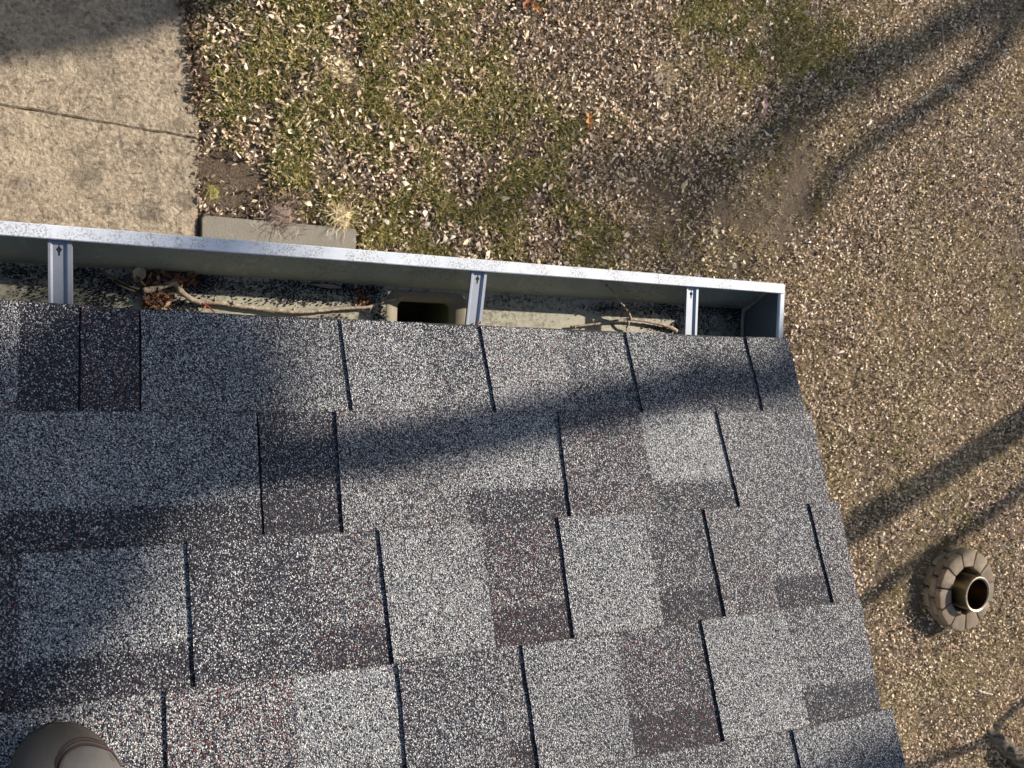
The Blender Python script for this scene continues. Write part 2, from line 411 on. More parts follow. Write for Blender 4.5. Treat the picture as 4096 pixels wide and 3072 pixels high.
T[4] = dict(teeth=[((3147, 2923), (3190, 3110), 3900, (.50, .006))],
 base=[(2000, (.5, .03)), (2500, (.50, .015)), (3147, (.5, .01))], joints=[])
def tone_rand(): return rnd.choice([(.60, .01), (.46, .012), (.32, .012), (.42, .08), (.52, .06), (.36, .03)])

def course(k):
    S, Sn = CS[k], CS[k+1]; xr0, xr1 = RK[k]
    V, F, C = [], [], []
    def hb(s, x): return .0095-.006*(s-S(x))/EX        # top of the base layer
    def rake(s, x): 
        return xr0+(xr1-xr0)*min(1, max(0, (s-S(x))/EX))
    def patchgrid(xl, xrf, tone, dh, band, ragl=True, ragr=False, lead=0.0):
        """one piece of shingle from xl(t) to xr(t), t in 0..1 up the exposure and a little beyond"""
        ts = [0, .02, .25, .5, .68, .74, .8, 1.0, 1.25]
        n = max(2, int((xrf(.5)-xl(.5))/.02)); b0 = len(V)
        for t in ts:
            a, b = xl(t), xrf(t)
            for i in range(n+1):
                x = a+(b-a)*i/n
                if ragl and i == 0: x += .0011*mnoise.noise(Vector((t*22, k*7+a*31, 1)))
                s0 = S(x); s = s0+t*(Sn(x)-s0)
                if t == 0: s += -lead+.0010*mnoise.noise(Vector((x*55, k*5.3, dh*900)))+.0007*mnoise.noise(Vector((x*210, k, 5)))
                h = .0095-.006*t+dh + .0006*mnoise.noise(Vector((x*7, s*7, 2)))
                if t == 0: h -= .0006
                V.append(RP(x, s, h))
                dk = 0
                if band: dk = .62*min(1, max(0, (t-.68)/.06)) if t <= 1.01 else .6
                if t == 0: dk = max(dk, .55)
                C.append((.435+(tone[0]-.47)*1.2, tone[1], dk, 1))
        m = n+1
        for r in range(len(ts)-1):
            for i in range(n): F.append((b0+r*m+i, b0+r*m+i+1, b0+(r+1)*m+i+1, b0+(r+1)*m+i))
        # skirts: butt, left, right
        def skirt(idx):
            for a, b in zip(idx, idx[1:]):
                c = len(V)
                V.append(V[a]); V.append(V[b]); V.append(V[b]-RN*TH*1.05); V.append(V[a]-RN*TH*1.05)
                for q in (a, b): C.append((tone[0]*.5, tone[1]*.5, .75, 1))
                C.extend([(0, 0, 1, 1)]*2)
                F.append((c+3, c+2, c+1, c))
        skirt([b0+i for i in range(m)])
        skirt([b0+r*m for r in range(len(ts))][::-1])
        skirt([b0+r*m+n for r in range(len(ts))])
    def splitx(pa, pb):      # straight line through two surveyed points as x(t)
        xa, xb = rxs(pa)[0], rxs(pb)[0]; return lambda t: xa+(xb-xa)*t
    bases, teeth = [], []
    if k in T:
        d = T[k]
        for pa, pb, pr, tone in d['teeth']:
            f = splitx(pa, pb); xm = mid(k, pr)
            teeth.append((f, xm, tone))
        bs = [(mid(k, p), tn) for p, tn in d['base']]
        xleft = bs[0][0]
        band = not d.get('bandoff')
        for i, (xa, tn) in enumerate(bs):
            xb = bs[i+1][0] if i+1 < len(bs) else 9
            bases.append((xa, xb, tn, band))
        joints = [mid(k, p) for p in d['joints']]
    else:
        xleft = 0.02; band = True; joints = []
        bases.append((.0, 9, tone_rand(), True))
    # carry on to the left with random pieces
    x = xleft
    while x > -EW:
        wb, wt = rnd.uniform(.06, .14), rnd.uniform(.08, .17)
        bases.insert(0, (x-wb-wt, x, tone_rand(), True)); bx = x-wb-wt
        xt = x-wb
        teeth.append(((lambda t, a=bx: a), xt, tone_rand())); x = bx
    rk = lambda t: xr0+(xr1-xr0)*min(1, t)
    jl = sorted(joints)
    for xa, xb, tn, bd in bases:
        isj = any(abs(xa-j) < .004 for j in jl); gap = .0012 if isj else .0001
        jr = any(abs(xb-j) < .004 for j in jl); gr = .0012 if jr else .0001
        fr = (lambda t: rk(t)-.001) if xb > 1 else (lambda t, b=xb, g=gr: b-g)
        if fr(0) <= xa: continue
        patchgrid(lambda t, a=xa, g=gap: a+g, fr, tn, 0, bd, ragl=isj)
    for f, xm, tn in teeth:
        rr = (lambda t, f=f, xm=xm: min(xm+.0008*mnoise.noise(Vector((t*15, xm*40, 9))), rk(t)))
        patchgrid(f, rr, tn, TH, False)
    # rounded corner of the first course at the rake
    me = bpy.data.meshes.new('shingle_course'); me.from_pydata([tuple(v) for v in V], [], F)
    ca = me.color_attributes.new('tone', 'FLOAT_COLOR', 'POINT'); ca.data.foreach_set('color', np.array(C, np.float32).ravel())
    me.update(); return link('shingle_course', me, MS, deck)
for k in range(31): course(k)
# starter strip under the first course
V = [RP(-EW, -.002, -.002), RP(-.003, -.002, -.002), RP(-.003, .15, -.002), RP(-EW, .15, -.002), RP(-EW, -.002, .0045), RP(-.003, -.002, .0045), RP(-.003, .15, .0005), RP(-EW, .15, .0005)]
mesh('starter_strip', V, [(0, 3, 2, 1), (4, 5, 6, 7), (0, 1, 5, 4), (1, 2, 6, 5), (2, 3, 7, 6), (3, 0, 4, 7)], m_plain('asphalt_edge', (.03, .03, .032), .9), deck)

# ------------------------------------------------------------------ gutter
ZL = -.0306; YO, YI = .0937, .0779; ZF = -.120; YB = -.036
XC = .0312
# outlet hole on the floor
hA = onz((1590, 1202), ZF-.006); hB = onz((1807, 1215), ZF-.006)
HX0, HX1, HY1 = hA.x, hB.x, (hA.y+hB.y)/2
HY0 = -.026
XL = -EW
def strip(V, F, prof, x0, x1, step=.05, wob=.0006):
    n = max(1, int(round((x1-x0)/step))); m = len(prof); b = len(V)
    for i in range(n+1):
        x = x0+(x1-x0)*i/n
        for j, (y, z) in enumerate(prof):
            V.append((x, y+wob*mnoise.noise(Vector((x*5, j*3, 0))), z+wob*mnoise.noise(Vector((x*4, j*3, 7)))))
    for i in range(n):
        for j in range(m-1): F.append((b+i*m+j, b+(i+1)*m+j, b+(i+1)*m+j+1, b+i*m+j+1))
# trough skin (inner side seen, with outer skin 1 mm away)
gut_parent = None
front = [(.0555, ZF), (.0575, ZF+.012), (.0605, ZF+.020), (.068, ZF+.034), (.0775, ZF+.046), (.0845, ZF+.058), (.0875, ZF+.070), (.0885, ZL-.010), (.0885, ZL-.0012)]
V, F = [], []; strip(V, F, [(y+.0018, z-.0015) for y, z in front][::-1], XL, XC-.002)
strip(V, F, front, XL, XC-.004); gutter = mesh('gutter', V, F, GIN, house, True)
# floor with hole
V, F = [], []
hx0, hx1 = HX0-.016, HX1+.018; hy1 = HY1+.013
strip(V, F, [(YB, ZF), (.0555, ZF)], XL, hx0, wob=.0003)
strip(V, F, [(YB, ZF), (.0555, ZF)], hx1, XC-.004, wob=.0003)
strip(V, F, [(hy1, ZF), (.0555, ZF)], hx0, hx1, wob=0)
fl = mesh('gutter_floor', V, F, GFL, gutter)
V, F = [], []; strip(V, F, [(YB, ZL+.004), (YB, ZF)], XL, XC-.004); strip(V, F, [(YB-.001, ZF-.0012), (YB-.001, ZL+.004)], XL, XC-.004)
strip(V, F, [(.0573, ZF-.0015), (YB-.001, ZF-.0015)], XL, hx0, wob=0); strip(V, F, [(.0573, ZF-.0015), (YB-.001, ZF-.0015)], hx1, XC-.002, wob=0)
mesh('gutter_back', V, F, GIN, gutter)
# lip: top flange with rolled-down edges
V, F = [], []
strip(V, F, [(YI+.0012, ZL-.007), (YI, ZL-.0065), (YI, ZL-.0010), (YI+.001, ZL), (YO-.0012, ZL), (YO, ZL-.0012), (YO, ZL-.016), (YO-.0015, ZL-.017)], XL, XC-.0035, wob=.0004)
mesh('gutter_lip', V, F, LIP, gutter)
# outlet: dished flange, throat and pipe below
def rrect(x0, x1, y0, y1, r, z, n=6):
    P = []
    for cx, cy, a in ((x1-r, y1-r, 0), (x0+r, y1-r, 90), (x0+r, y0+r, 180), (x1-r, y0+r, 270)):
        for i in range(n+1):
            t = R(a+90*i/n); P.append((cx+r*math.cos(t), cy+r*math.sin(t), z))
    return P
rings = [rrect(hx0-.002, hx1+.002, HY0-.009, hy1+.002, .016, ZF+.0006), rrect(hx0+.001, hx1-.001, HY0-.006, hy1-.001, .015, ZF+.0014), rrect(HX0-.006, HX1+.007, HY0-.004, HY1+.005, .012, ZF-.003),
         rrect(HX0, HX1, HY0, HY1, .009, ZF-.006), rrect(HX0-.0002, HX1+.0002, HY0, HY1, .009, ZF-.020)]
V = [p for r in rings for p in r]; m = len(rings[0]); F = [(i*m+j, i*m+(j+1) % m, (i+1)*m+(j+1) % m, (i+1)*m+j) for i in range(len(rings)-1) for j in range(m)]
# square flange sheet around the dish, filling the floor there
outer = [(hx0-.0005, YB+.0005), (hx1+.0005, YB+.0005), (hx1+.0005, hy1), (hx0-.0005, hy1)]
OUTM = m_plain('cast_outlet', (.20, .175, .125), .6, 0, .3, 70)
outlet = mesh('outlet', V, F, OUTM, gutter, True)
V, F = [], []; box(V, F, (hx0-.004, YB, ZF-.0012), (hx0+.006, hy1+.0, ZF-.0004)); box(V, F, (hx1-.006, YB, ZF-.0012), (hx1+.004, hy1, ZF-.0004)); box(V, F, (hx0-.004, hy1-.010, ZF-.0013), (hx1+.004, hy1+.003, ZF-.0005))
V, F = [], []
# downspout: pipe down, offset elbow, then to the wall and the ground
def pipe(V, F, cs, w2, d2):
    b = len(V)
    for (x, y, z) in cs:
        V.extend([(x+sx*w2, y+sy*d2, z) for sx, sy in ((-1, -1), (1, -1), (1, 1), (-1, 1))])
    for i in range(len(cs)-1):
        for j in range(4): F.append((b+i*4+j, b+i*4+(j+1) % 4, b+(i+1)*4+(j+1) % 4, b+(i+1)*4+j))
hcx, hcy = (HX0+HX1)/2, (HY0+HY1)/2
pipe(V, F, [(hcx, hcy, ZF-.012), (hcx, hcy, ZF-.14), (hcx, -.19, ZF-.30), (hcx, -.37, ZF-.42), (hcx, -.375, ZF-.6), (hcx, -.375, ZG+.1), (hcx, -.2, ZG+.03)], (HX1-HX0)/2+.002, (HY1-HY0)/2+.002)
ds = mesh('downspout', V, F, m_plain('downspout_paint', (.10, .115, .06), .6, 0, .35, 25), house)
# end cap with flange
V, F = [], []
prof = [(YB, ZF-.001)]+[(y+.002, z-.001) for y, z in front]+[(.0905, ZL-.0005), (YB, ZL-.0005)]
n = len(prof)
for x in (XC-.0045, XC-.003): V += [(x, y, z) for y, z in prof]
F.append(tuple(range(n))[::-1]); F.append(tuple(range(n, 2*n)))
for j in range(n): F.append((j, (j+1) % n, n+(j+1) % n, n+j))
cap = mesh('end_cap', V, F, GCAP, gutter)
V, F = [], []
strip_prof = [(XC-.0115, ZL-.004), (XC-.0108, ZL-.0008), (XC-.009, ZL+.0002), (XC-.001, ZL+.0002), (XC, ZL-.001), (XC, ZF-.004), (XC-.002, ZF-.004)]
ys = [YB, -.01, .02, .05, YI-.0006]
for y in ys: V += [(x, y, z) for x, z in strip_prof]
m = len(strip_prof)
for i in range(len(ys)-1):
    for j in range(m-1): F.append((i*m+j, i*m+j+1, (i+1)*m+j+1, (i+1)*m+j))
# flange over the lip end
b = len(V); box(V, F, (XC-.0045, YI-.001, ZL-.012), (XC+.0002, YO-.0012, ZL-.0013))
mesh('end_cap_flange', V, F, m_plain('flange_paint', (.50, .54, .58), .5, 0, .25, 45), gutter)
# pop rivet on the lip near the end
V, F = [], []; c = onz((3121, 1130), ZL+.0008); tube(V, F, [(c.x, c.y, ZL-.001), (c.x, c.y, ZL+.0009)], (.0016, .0012), 8); mesh('rivet', V, F, m_plain('rivet', (.12, .12, .13), .5), gutter)
# sealant bead in the end corner
V, F = [], []
sb = [(XC-.006, front[-3][0]-.004, front[-3][1]+.006), (XC-.007, .082, ZF+.050), (XC-.008, .070, ZF+.030), (XC-.009, .058, ZF+.012), (XC-.010, .050, ZF+.002), (XC-.010, .03, ZF+.001), (XC-.010, 0, ZF+.001), (XC-.010, YB, ZF+.001)]
tube(V, F, catmull(sb, 5), lambda t: .0052-.002*t, 8, .35, 120); mesh('sealant_bead', V, F, m_plain('sealant', (.36, .34, .28), .6, 0, .3, 90), gutter, True)

# hidden hanger straps, each with raised ribs and a keyhole at the front
def hanger(xa, xb, skew):
    V, F = [], []; wd = xb-xa; yf, yb_ = YI+.004, YB+.001; z0 = ZL-.0075
    cx = wd/2
    # cross-section offsets (x, z)
    cs = [(0, -.0035), (.0006, 0), (.0030, 0), (.0052, -.0028), (wd-.0075, -.0028), (wd-.0052, 0), (wd-.0012, 0), (wd, -.0045)]
    hy = yf-.014                                     # keyhole centre
    hr = .0032 if wd > .02 else .0026
    # sections along y; the flat between ribs is cut out around the keyhole
    ysec = [yf, hy+.0068, hy+.0030, hy, hy-.0030, hy-.0070, -.0, yb_]
    wslot = [0, 0, .0009, hr, .0012, .0010, 0, 0]
    rows = []
    for y, ws in zip(ysec, wslot):
        sk = skew*(yf-y)
        r = []
        fx0, fx1 = .0052, wd-.0075; mx = (fx0+fx1)/2
        pts = cs[:4]+[(mx-ws, -.0028), (mx+ws, -.0028)]+cs[4:]
        for dx, dz in pts:
            r.append(len(V)); V.append((xa+dx+sk, y, z0+dz))
        rows.append(r)
    for i, (a, b) in enumerate(zip(rows, rows[1:])):
        for j in range(len(a)-1):
            if j == 4 and 1 <= i <= 4:
                continue
            F.append((a[j], b[j], b[j+1], a[j+1]))
    o = mesh('hanger', V, F, ZINC, gutter)
    s = o.modifiers.new('s', 'SOLIDIFY'); s.thickness = .0011; s.offset = -1
    return o
for a, b, c, d in (((189, 960), (193, 1222), (291, 972), (291, 1228)), ((1884, 1088), (1860, 1316), (1950, 1095), (1923, 1320)), ((2745, 1141), (2737, 1350), (2795, 1145), (2788, 1353))):
    A, B_, C_, D_ = (onz(m, ZL-.009) for m in (a, b, c, d))
    sk = ((B_.x-A.x)/(A.y-B_.y)+(D_.x-C_.x)/(C_.y-D_.y))/2
    hanger(A.x+sk*(A.y-YI-.004), C_.x+sk*(C_.y-YI-.004), sk)

# ------------------------------------------------------------------ things lying in the gutter
def P1(x, y, z): return onz((x*.7233, 850+y*.7233), z)
def P2(x, y, z): return onz((1500+x*.8137, 950+y*.8137), z)
TW = NM('twig_bark', .85)
_n = TW.noise(160, 4, .7); TW.col(TW.mix(TW.ramp(_n, [(.35, 0.0), (.65, 1.0)]), (.17, .13, .095), (.44, .37, .29))); TW.bump(_n, .0015); TW = TW.m
TWD = m_plain('dark_twig', (.10, .075, .055), .9, 0, .4, 150)
z = ZF
V, F = [], []
tube(V, F, catmull([P1(790, 432, z+.010), P1(860, 420, z+.010), P1(960, 392, z+.012), P1(1005, 440, z+.011), P1(1080, 490, z+.009), P1(1190, 496, z+.008), P1(1290, 512, z+.007), P1(1450, 532, z+.008), P1(1640, 549, z+.009), P1(1780, 541, z+.010), P1(1900, 530, z+.010), P1(2030, 523, z+.009), P1(2110, 497, z+.008), P1(2230, 465, z+.006)], 7), lambda t: .0040-.0024*t, 8, .35, 260)
for q in ((1185, 490), (1285, 505), (1620, 545), (1960, 524)):
    c = P1(*q, z+.009); tube(V, F, [c, c+Vector((.001, .004, .003))], (.0024, .0012), 6)
big = mesh('twig', V, F, TW, None, True)
tag(big, 'long crooked grey twig lying along the gutter floor from leaf clump to outlet', 'twig')
V, F = [], []
for pts, r in (([(780, 430), (700, 400), (600, 345), (560, 320)], .0018), ([(780, 450), (700, 420), (620, 380)], .0014), ([(775, 455), (830, 500), (860, 530)], .0018), ([(795, 400), (800, 445), (805, 490)], .0012), ([(980, 480), (870, 510), (760, 545)], .0012)):
    tube(V, F, catmull([P1(a, b, z+.006+.003*i) for i, (a, b) in enumerate(pts)], 4), (r, r*.6), 6, .3, 300)
tag(mesh('twig', V, F, TWD, None, True), 'dark forked twiglets under the left end of the leaf clump in the gutter', 'twig')
RST = m_plain('red_stem', (.22, .045, .035), .6)
V, F = [], []
tube(V, F, catmull([P1(1095, 490, z+.010), P1(1150, 520, z+.012), P1(1212, 575, z+.016)], 4), (.0011, .0009), 6)
tag(mesh('red_twig', V, F, RST, None, True), 'thin dark red twig leaning on the shingle edge beside the leaf clump', 'twig')
V, F = [], []
tube(V, F, catmull([P1(1090, 562, z+.004), P1(1120, 535, z+.007), P1(1140, 508, z+.008)], 4), (.0006, .0006), 5); tube(V, F, catmull([P1(1140, 508, z+.008), P1(1133, 540, z+.004), P1(1128, 560, z+.004)], 3), (.0006, .0005), 5)
tag(mesh('pale_twig', V, F, m_plain('pale_stem', (.45, .20, .12), .6), None, True), 'tiny forked pale red twig on the lit strip of the gutter floor', 'twig')
V, F = [], []
tube(V, F, catmull([P1(2080, 545, z+.004), P1(2120, 580, z+.006), P1(2165, 625, z+.008)], 4), (.0010, .0007), 6); tube(V, F, catmull([P1(2120, 580, z+.006), P1(2150, 575, z+.007)], 3), (.0006, .0005), 5)
tag(mesh('twig', V, F, TW, None, True), 'short thin tan twig beside the left edge of the outlet', 'twig')
# the right-hand twig: a fork with one arm standing up against the front wall
V, F = [], []
fr = [P2(1110, 210, ZF+.055), P2(1160, 255, ZF+.047), P2(1210, 320, ZF+.034), P2(1245, 370, ZF+.022), P2(1258, 402, ZF+.014)]
tube(V, F, catmull(fr, 6), (.0014, .0023), 8, .35, 300)
tube(V, F, catmull([P2(960, 438, ZF+.006), P2(1020, 432, ZF+.009), P2(1090, 424, ZF+.011), P2(1180, 409, ZF+.012), P2(1265, 404, ZF+.012), P2(1330, 410, ZF+.011), P2(1400, 425, ZF+.009), P2(1450, 441, ZF+.007), P2(1482, 460, ZF+.005)], 6), lambda t: .0013+.0019*t, 8, .4, 260)
tube(V, F, catmull([P2(1240, 405, ZF+.013), P2(1247, 425, ZF+.012), P2(1236, 442, ZF+.008), P2(1238, 458, ZF+.003)], 4), (.0017, .0013), 6)
for q, h in (((1140, 235), .052), ((1210, 318), .035), ((1085, 424), .011), ((985, 436), .008)):
    c = P2(*q, ZF+h); tube(V, F, [c, c+Vector((-.002, -.003, .002))], (.0019, .0011), 6)
tag(mesh('twig', V, F, TW, None, True), 'pale forked twig right of the outlet, one arm leaning on the gutter front', 'twig')

# leaf clump: shredded brown oak leaves
def scraps(name, cpts, n, mat, size, zb, spread=.006, curl=1):
    V, F = [], []
    for i in range(n):
        c = rnd.choice(cpts); sx, sy, rx = c[2]
        p = P1(c[0]+rnd.gauss(0, sx), c[1]+rnd.gauss(0, sy), zb+abs(rnd.gauss(0, spread)))
        p.y = min(p.y, .052)
        L = rnd.uniform(*size); W = L*rnd.uniform(.15, .5); a = rnd.uniform(0, 6.28); tl = rnd.uniform(-.8, .8)
        u = Vector((math.cos(a)*math.cos(tl), math.sin(a)*math.cos(tl), math.sin(tl))); v = u.cross(Vector((rnd.uniform(-.6, .6), rnd.uniform(-.6, .6), 1))).normalized(); nn = u.cross(v)
        b = len(V); q = rnd.uniform(.1, .5)*L*curl
        for t, ww, hz in ((0, .3, 0), (.3, 1, .6), (.6, .8, 1), (1, .15, .2)):
            for sgn in (-1, 1): V.append(p+u*(t*L)+v*(sgn*ww*W*rnd.uniform(.6, 1.1)*.5)-nn*(hz*q*.4))
        for j in range(3): F.append((b+2*j, b+2*j+1, b+2*j+3, b+2*j+2))
    return mesh(name, V, F, mat)
BRN = m_island('brown_leaf', [(0, (.035, .018, .010)), (.4, (.09, .042, .02)), (.75, (.16, .075, .035)), (.93, (.28, .15, .07)), (1, (.46, .34, .22))], .8)  # leaf browns darkened to include the shade inside the gutter
o = scraps('leaf_clump', [(860, 370, (50, 26, 0)), (930, 360, (60, 22, 0)), (1010, 365, (28, 22, 0)), (880, 460, (35, 32, 0)), (860, 495, (22, 18, 0))], 620, BRN, (.004, .016), ZF+.001, .005)
tag(o, 'heap of shredded rust brown leaves caught under the crooked twig in the gutter', 'leaf clump')
o = scraps('leaf_clump', [(2005, 485, (22, 14, 0)), (2030, 505, (20, 10, 0)), (1980, 465, (24, 16, 0))], 110, BRN, (.003, .009), ZF+.001, .003)
tag(o, 'small tuft of brown needles and leaf crumbs just left of the outlet', 'leaf clump')
def leafshape(name, c, L, W, ang, mat, lobes=False, up=.003, tilt=.15, seed=0):
    rr = random.Random(seed); V, F = [], []; n = 9
    for i in range(n):
        t = i/(n-1); wv = math.sin(math.pi*min(1, t*.92+.04))**.8*(.72+.38*math.sin(t*17+seed) if lobes else 1)*W/2
        for sgn in (-1, 0, 1):
            x = (t-.5)*L; y = sgn*wv; zz = up*(abs(sgn))+tilt*L*math.sin(t*3)*.3
            V.append(Vector((c[0]+x*math.cos(ang)-y*math.sin(ang), c[1]+x*math.sin(ang)+y*math.cos(ang), c[2]+zz+.0004)))
    for i in range(n-1):
        for j in range(2): F.append((i*3+j, i*3+j+1, (i+1)*3+j+1, (i+1)*3+j))
    st = len(V); d = Vector((math.cos(ang), math.sin(ang), 0)); s = Vector((-d.y, d.x, 0))*L*.012; p0 = V[1]
    V += [p0-s, p0+s, p0-d*L*.3+s*.6, p0-d*L*.3-s*.6]; F.append((st, st+1, st+2, st+3))
    return mesh(name, V, F, mat, None, True)
DRY = m_plain('dry_leaf', (.42, .33, .22), .75, 0, .25, 90)
ORG = m_plain('orange_leaf', (.55, .27, .10), .75, 0, .3, 60)
PNK = m_plain('pinkish_leaf', (.50, .33, .28), .75, 0, .25, 60)
tag(leafshape('leaf', P1(770, 340, ZF+.012), .021, .015, 1.2, DRY), 'round tan dry leaf at the top left of the gutter leaf clump', 'leaf')
tag(leafshape('leaf', P1(1810, 408, ZF+.003), .040, .0055, -.05, m_plain('grey_leaf', (.25, .22, .17), .8), up=.002), 'narrow grey curled leaf sliver on the gutter floor left of the outlet', 'leaf')
cN = onz((2700+850*.2486, 1050+890*.2486), ZF+.003)
tag(leafshape('leaf', cN, .014, .006, .5, DRY, True), 'small folded tan leaf scrap in the dark end corner of the gutter', 'leaf')
cN = onz((1500+1840*.226, 1100+845*.226), ZL-.0065)
tag(leafshape('leaf', cN, .005, .0035, 1.0, ORG, False, .002), 'tiny curled orange leaf crumb on the middle gutter hanger', 'leaf')

# loose black granules washed into the gutter
def granules():
    V, F = [], []; n = 0
    spots = [((60, 330), (130, 30), 380), ((190, 420), (60, 60), 160), ((470, 330), (50, 30), 280), ((620, 400), (110, 50), 620), ((560, 480), (80, 40), 300), ((960, 520), (60, 22), 420), ((1080, 400), (60, 40), 520), ((1130, 360), (60, 20), 260), ((1300, 420), (130, 30), 260), ((1560, 430), (120, 40), 420), ((1720, 400), (130, 28), 560), ((1900, 420), (90, 30), 480), ((2060, 430), (40, 36), 420), ((1700, 490), (130, 14), 240), ((1830, 585), (50, 8), 70), ((2100, 560), (40, 20), 120), ((2150, 590), (40, 15), 60)]
    spots2 = [((640, 300), (70, 12), 60), ((1150, 345), (70, 14), 260), ((1330, 360), (70, 20), 280), ((1450, 350), (40, 22), 300), ((1490, 400), (30, 40), 220), ((1400, 450), (45, 12), 130), ((1650, 350), (70, 14), 420), ((1780, 360), (50, 20), 620), ((1800, 420), (25, 50), 420), ((1620, 430), (30, 50), 320), ((1740, 400), (30, 20), 160), ((150, 262), (60, 5), 30), ((900, 320), (200, 30), 120)]
    for fn, sp in ((P1, spots), (P2, spots2)):
        for c, s, k in sp:
            for i in range(k):
                x, y = rnd.gauss(c[0], s[0]), rnd.gauss(c[1], s[1]); p = fn(x, y, ZF+.0009)
                if p.y > .0545 or p.y < YB+.002 or p.x > XC-.012: continue
                if hx0-.002 < p.x < hx1+.002 and p.y < hy1+.001: continue
                r = rnd.uniform(.0006, .0012); b = len(V)
                for d in ((1, 0, 0), (-1, 0, 0), (0, 1, 0), (0, -1, 0), (0, 0, 1), (0, 0, -1)):
                    V.append(p+Vector(d)*r*rnd.uniform(.7, 1.4))
                F.extend([(b+a, b+e, b+f) for a, e, f in ((0, 2, 4), (2, 1, 4), (1, 3, 4), (3, 0, 4), (2, 0, 5), (1, 2, 5), (3, 1, 5), (0, 3, 5))])
    tag(mesh('granule_grit', V, F, m_island('loose_granule', [(0, (.006, .006, .010)), (.8, (.02, .02, .026)), (.93, (.05, .05, .06)), (1, (.32, .32, .33))], .7)),
        'drifts of loose black roofing grit on the gutter floor', 'grit', kind='stuff')
granules()

# ------------------------------------------------------------------ shoe of the person on the roof
def shoe():
    LEA = m_plain('brown_leather', (.075, .064, .054), .55, 0, .22, 45, .0012, .4)
    VMP = m_plain('grey_suede_panel', (.095, .09, .085), .75, 0, .15, 120, .0006)
    SOL = m_plain('rubber_sole', (.045, .035, .03), .8)
    a = onroof((224, 2890), .035); b = onroof((300, 3400), .05)
    fwd = (a-b); fwd -= RN*fwd.dot(RN); fwd.normalize(); side = fwd.cross(RN).normalized()     # side: to the right
    root = empty('shoe', RP(*rxs((221, 2892)), .0)); tag(root, 'toe of a brown leather work shoe standing on the shingles in the bottom left corner', 'shoe')
    toe = a - RN*(a.dot(RN)) + RN*.013
    L = .30
    def half(u):       # half width against distance from the toe tip
        prof = [(0, 0), (.004, .016), (.012, .027), (.025, .037), (.045, .045), (.07, .050), (.10, .052), (.15, .046), (.20, .038), (.25, .037), (.285, .030), (.297, .016), (.30, 0)]
        return float(np.interp(u, [p[0] for p in prof], [p[1] for p in prof]))
    def top(u): return float(np.interp(u, [0, .01, .03, .06, .10, .15, .19, .23, .30], [.030, .042, .053, .060, .066, .085, .105, .115, .11]))
    us = [0.0005, .002, .005, .009, .014, .02, .028, .037, .047, .058, .07, .085, .10, .12, .14, .16, .18, .20, .22, .24, .26, .28, .292, .2995]
    bias = lambda u: .006*math.exp(-u/.05)*-1
    def surf(u, th, off=0):
        hw, ht = half(u)+off, top(u)+off
        c, s_ = math.cos(th), math.sin(th)
        x = math.copysign(abs(c)**.8, c)*hw; z = .012+abs(s_)**.75*(ht-.012)
        if u > .19: x *= 1-.35*(z/ht)*min(1, (u-.17)/.06)
        return toe-fwd*u+side*(x+bias(u))+RN*z
    V, F = [], []; n = 20
    for u in us:
        for i in range(n+1): V.append(surf(u, math.pi*i/n))
    for r in range(len(us)-1):
        for i in range(n):
            if us[r] > .17 and us[r+1] < .285 and 7 <= i <= 12: continue
            F.append((r*(n+1)+i, r*(n+1)+i+1, (r+1)*(n+1)+i+1, (r+1)*(n+1)+i))
    F.append(tuple(range(n+1))); F.append(tuple((len(us)-1)*(n+1)+i for i in range(n+1))[::-1])
    up_ = mesh('upper', V, F, LEA, root, True); m = up_.modifiers.new('s', 'SOLIDIFY'); m.thickness = .002
    # sole
    V, F = [], []; us2 = us; k = len(us2)
    for h, o in ((-.012, -.003), (-.010, -.001), (.008, -.0005), (.012, -.003)):
        for u in us2: V.append(toe-fwd*(u-.003*(u < .1)+.003*(u > .25))+side*(half(u)+o+bias(u))+RN*h)
        for u in us2[::-1]: V.append(toe-fwd*(u-.003*(u < .1)+.003*(u > .25))+side*(-half(u)-o+bias(u))+RN*h)
    m2 = 2*k
    for r in range(3):
        for i in range(m2): F.append((r*m2+i, r*m2+(i+1) % m2, (r+1)*m2+(i+1) % m2, (r+1)*m2+i))
    F.append(tuple(range(m2))[::-1]); F.append(tuple(3*m2+i for i in range(m2)))
    mesh('sole', V, F, SOL, root, True)
    # vamp panel inside the U seam, sitting proud of the upper
    def thl(u, lat):                      # angle on the section at u for a sideways offset from the axis
        hw = half(u); c = max(-.98, min(.98, (lat-bias(u))/hw)); return math.acos(math.copysign(abs(c)**(1/.8), c))
    raw = [(.080, -.012), (.065, -.006), (.052, -.003), (.042, -.003), (.034, .000), (.028, .006), (.0255, .014), (.027, .022), (.032, .031), (.038, .039), (.044, .045), (.052, .049)]
    seam = [(p.x, p.y) for p in catmull([(u, l_, 0) for u, l_ in raw], 4)]
    V, F = [], []; rows = 10; ns = len(seam)
    for i, (u0, l0) in enumerate(seam):
        l1 = -.030+.062*i/(ns-1)
        for j in range(rows+1):
            t = j/rows; u = u0+(.175-u0)*t; V.append(surf(u, thl(u, l0+(l1-l0)*t), .0014 if j > 0 else .0002))
    for i in range(ns-1):
        for j in range(rows): F.append((i*(rows+1)+j, (i+1)*(rows+1)+j, (i+1)*(rows+1)+j+1, i*(rows+1)+j+1))
    mesh('tongue', V, F, VMP, root, True)
    V, F = [], []
    tube(V, F, [surf(u, thl(u, l_), .0008) for u, l_ in seam], (.0011, .0011), 6)
    for off in (.004, .0065): tube(V, F, [surf(u-off, thl(u-off, l_-.15*off), .0003) for u, l_ in seam if u-off > .004], (.00045, .00045), 5)
    mesh('stitching', V, F, m_plain('stitching', (.05, .03, .03), .9), root, True)
    V, F = [], []                                      # laces
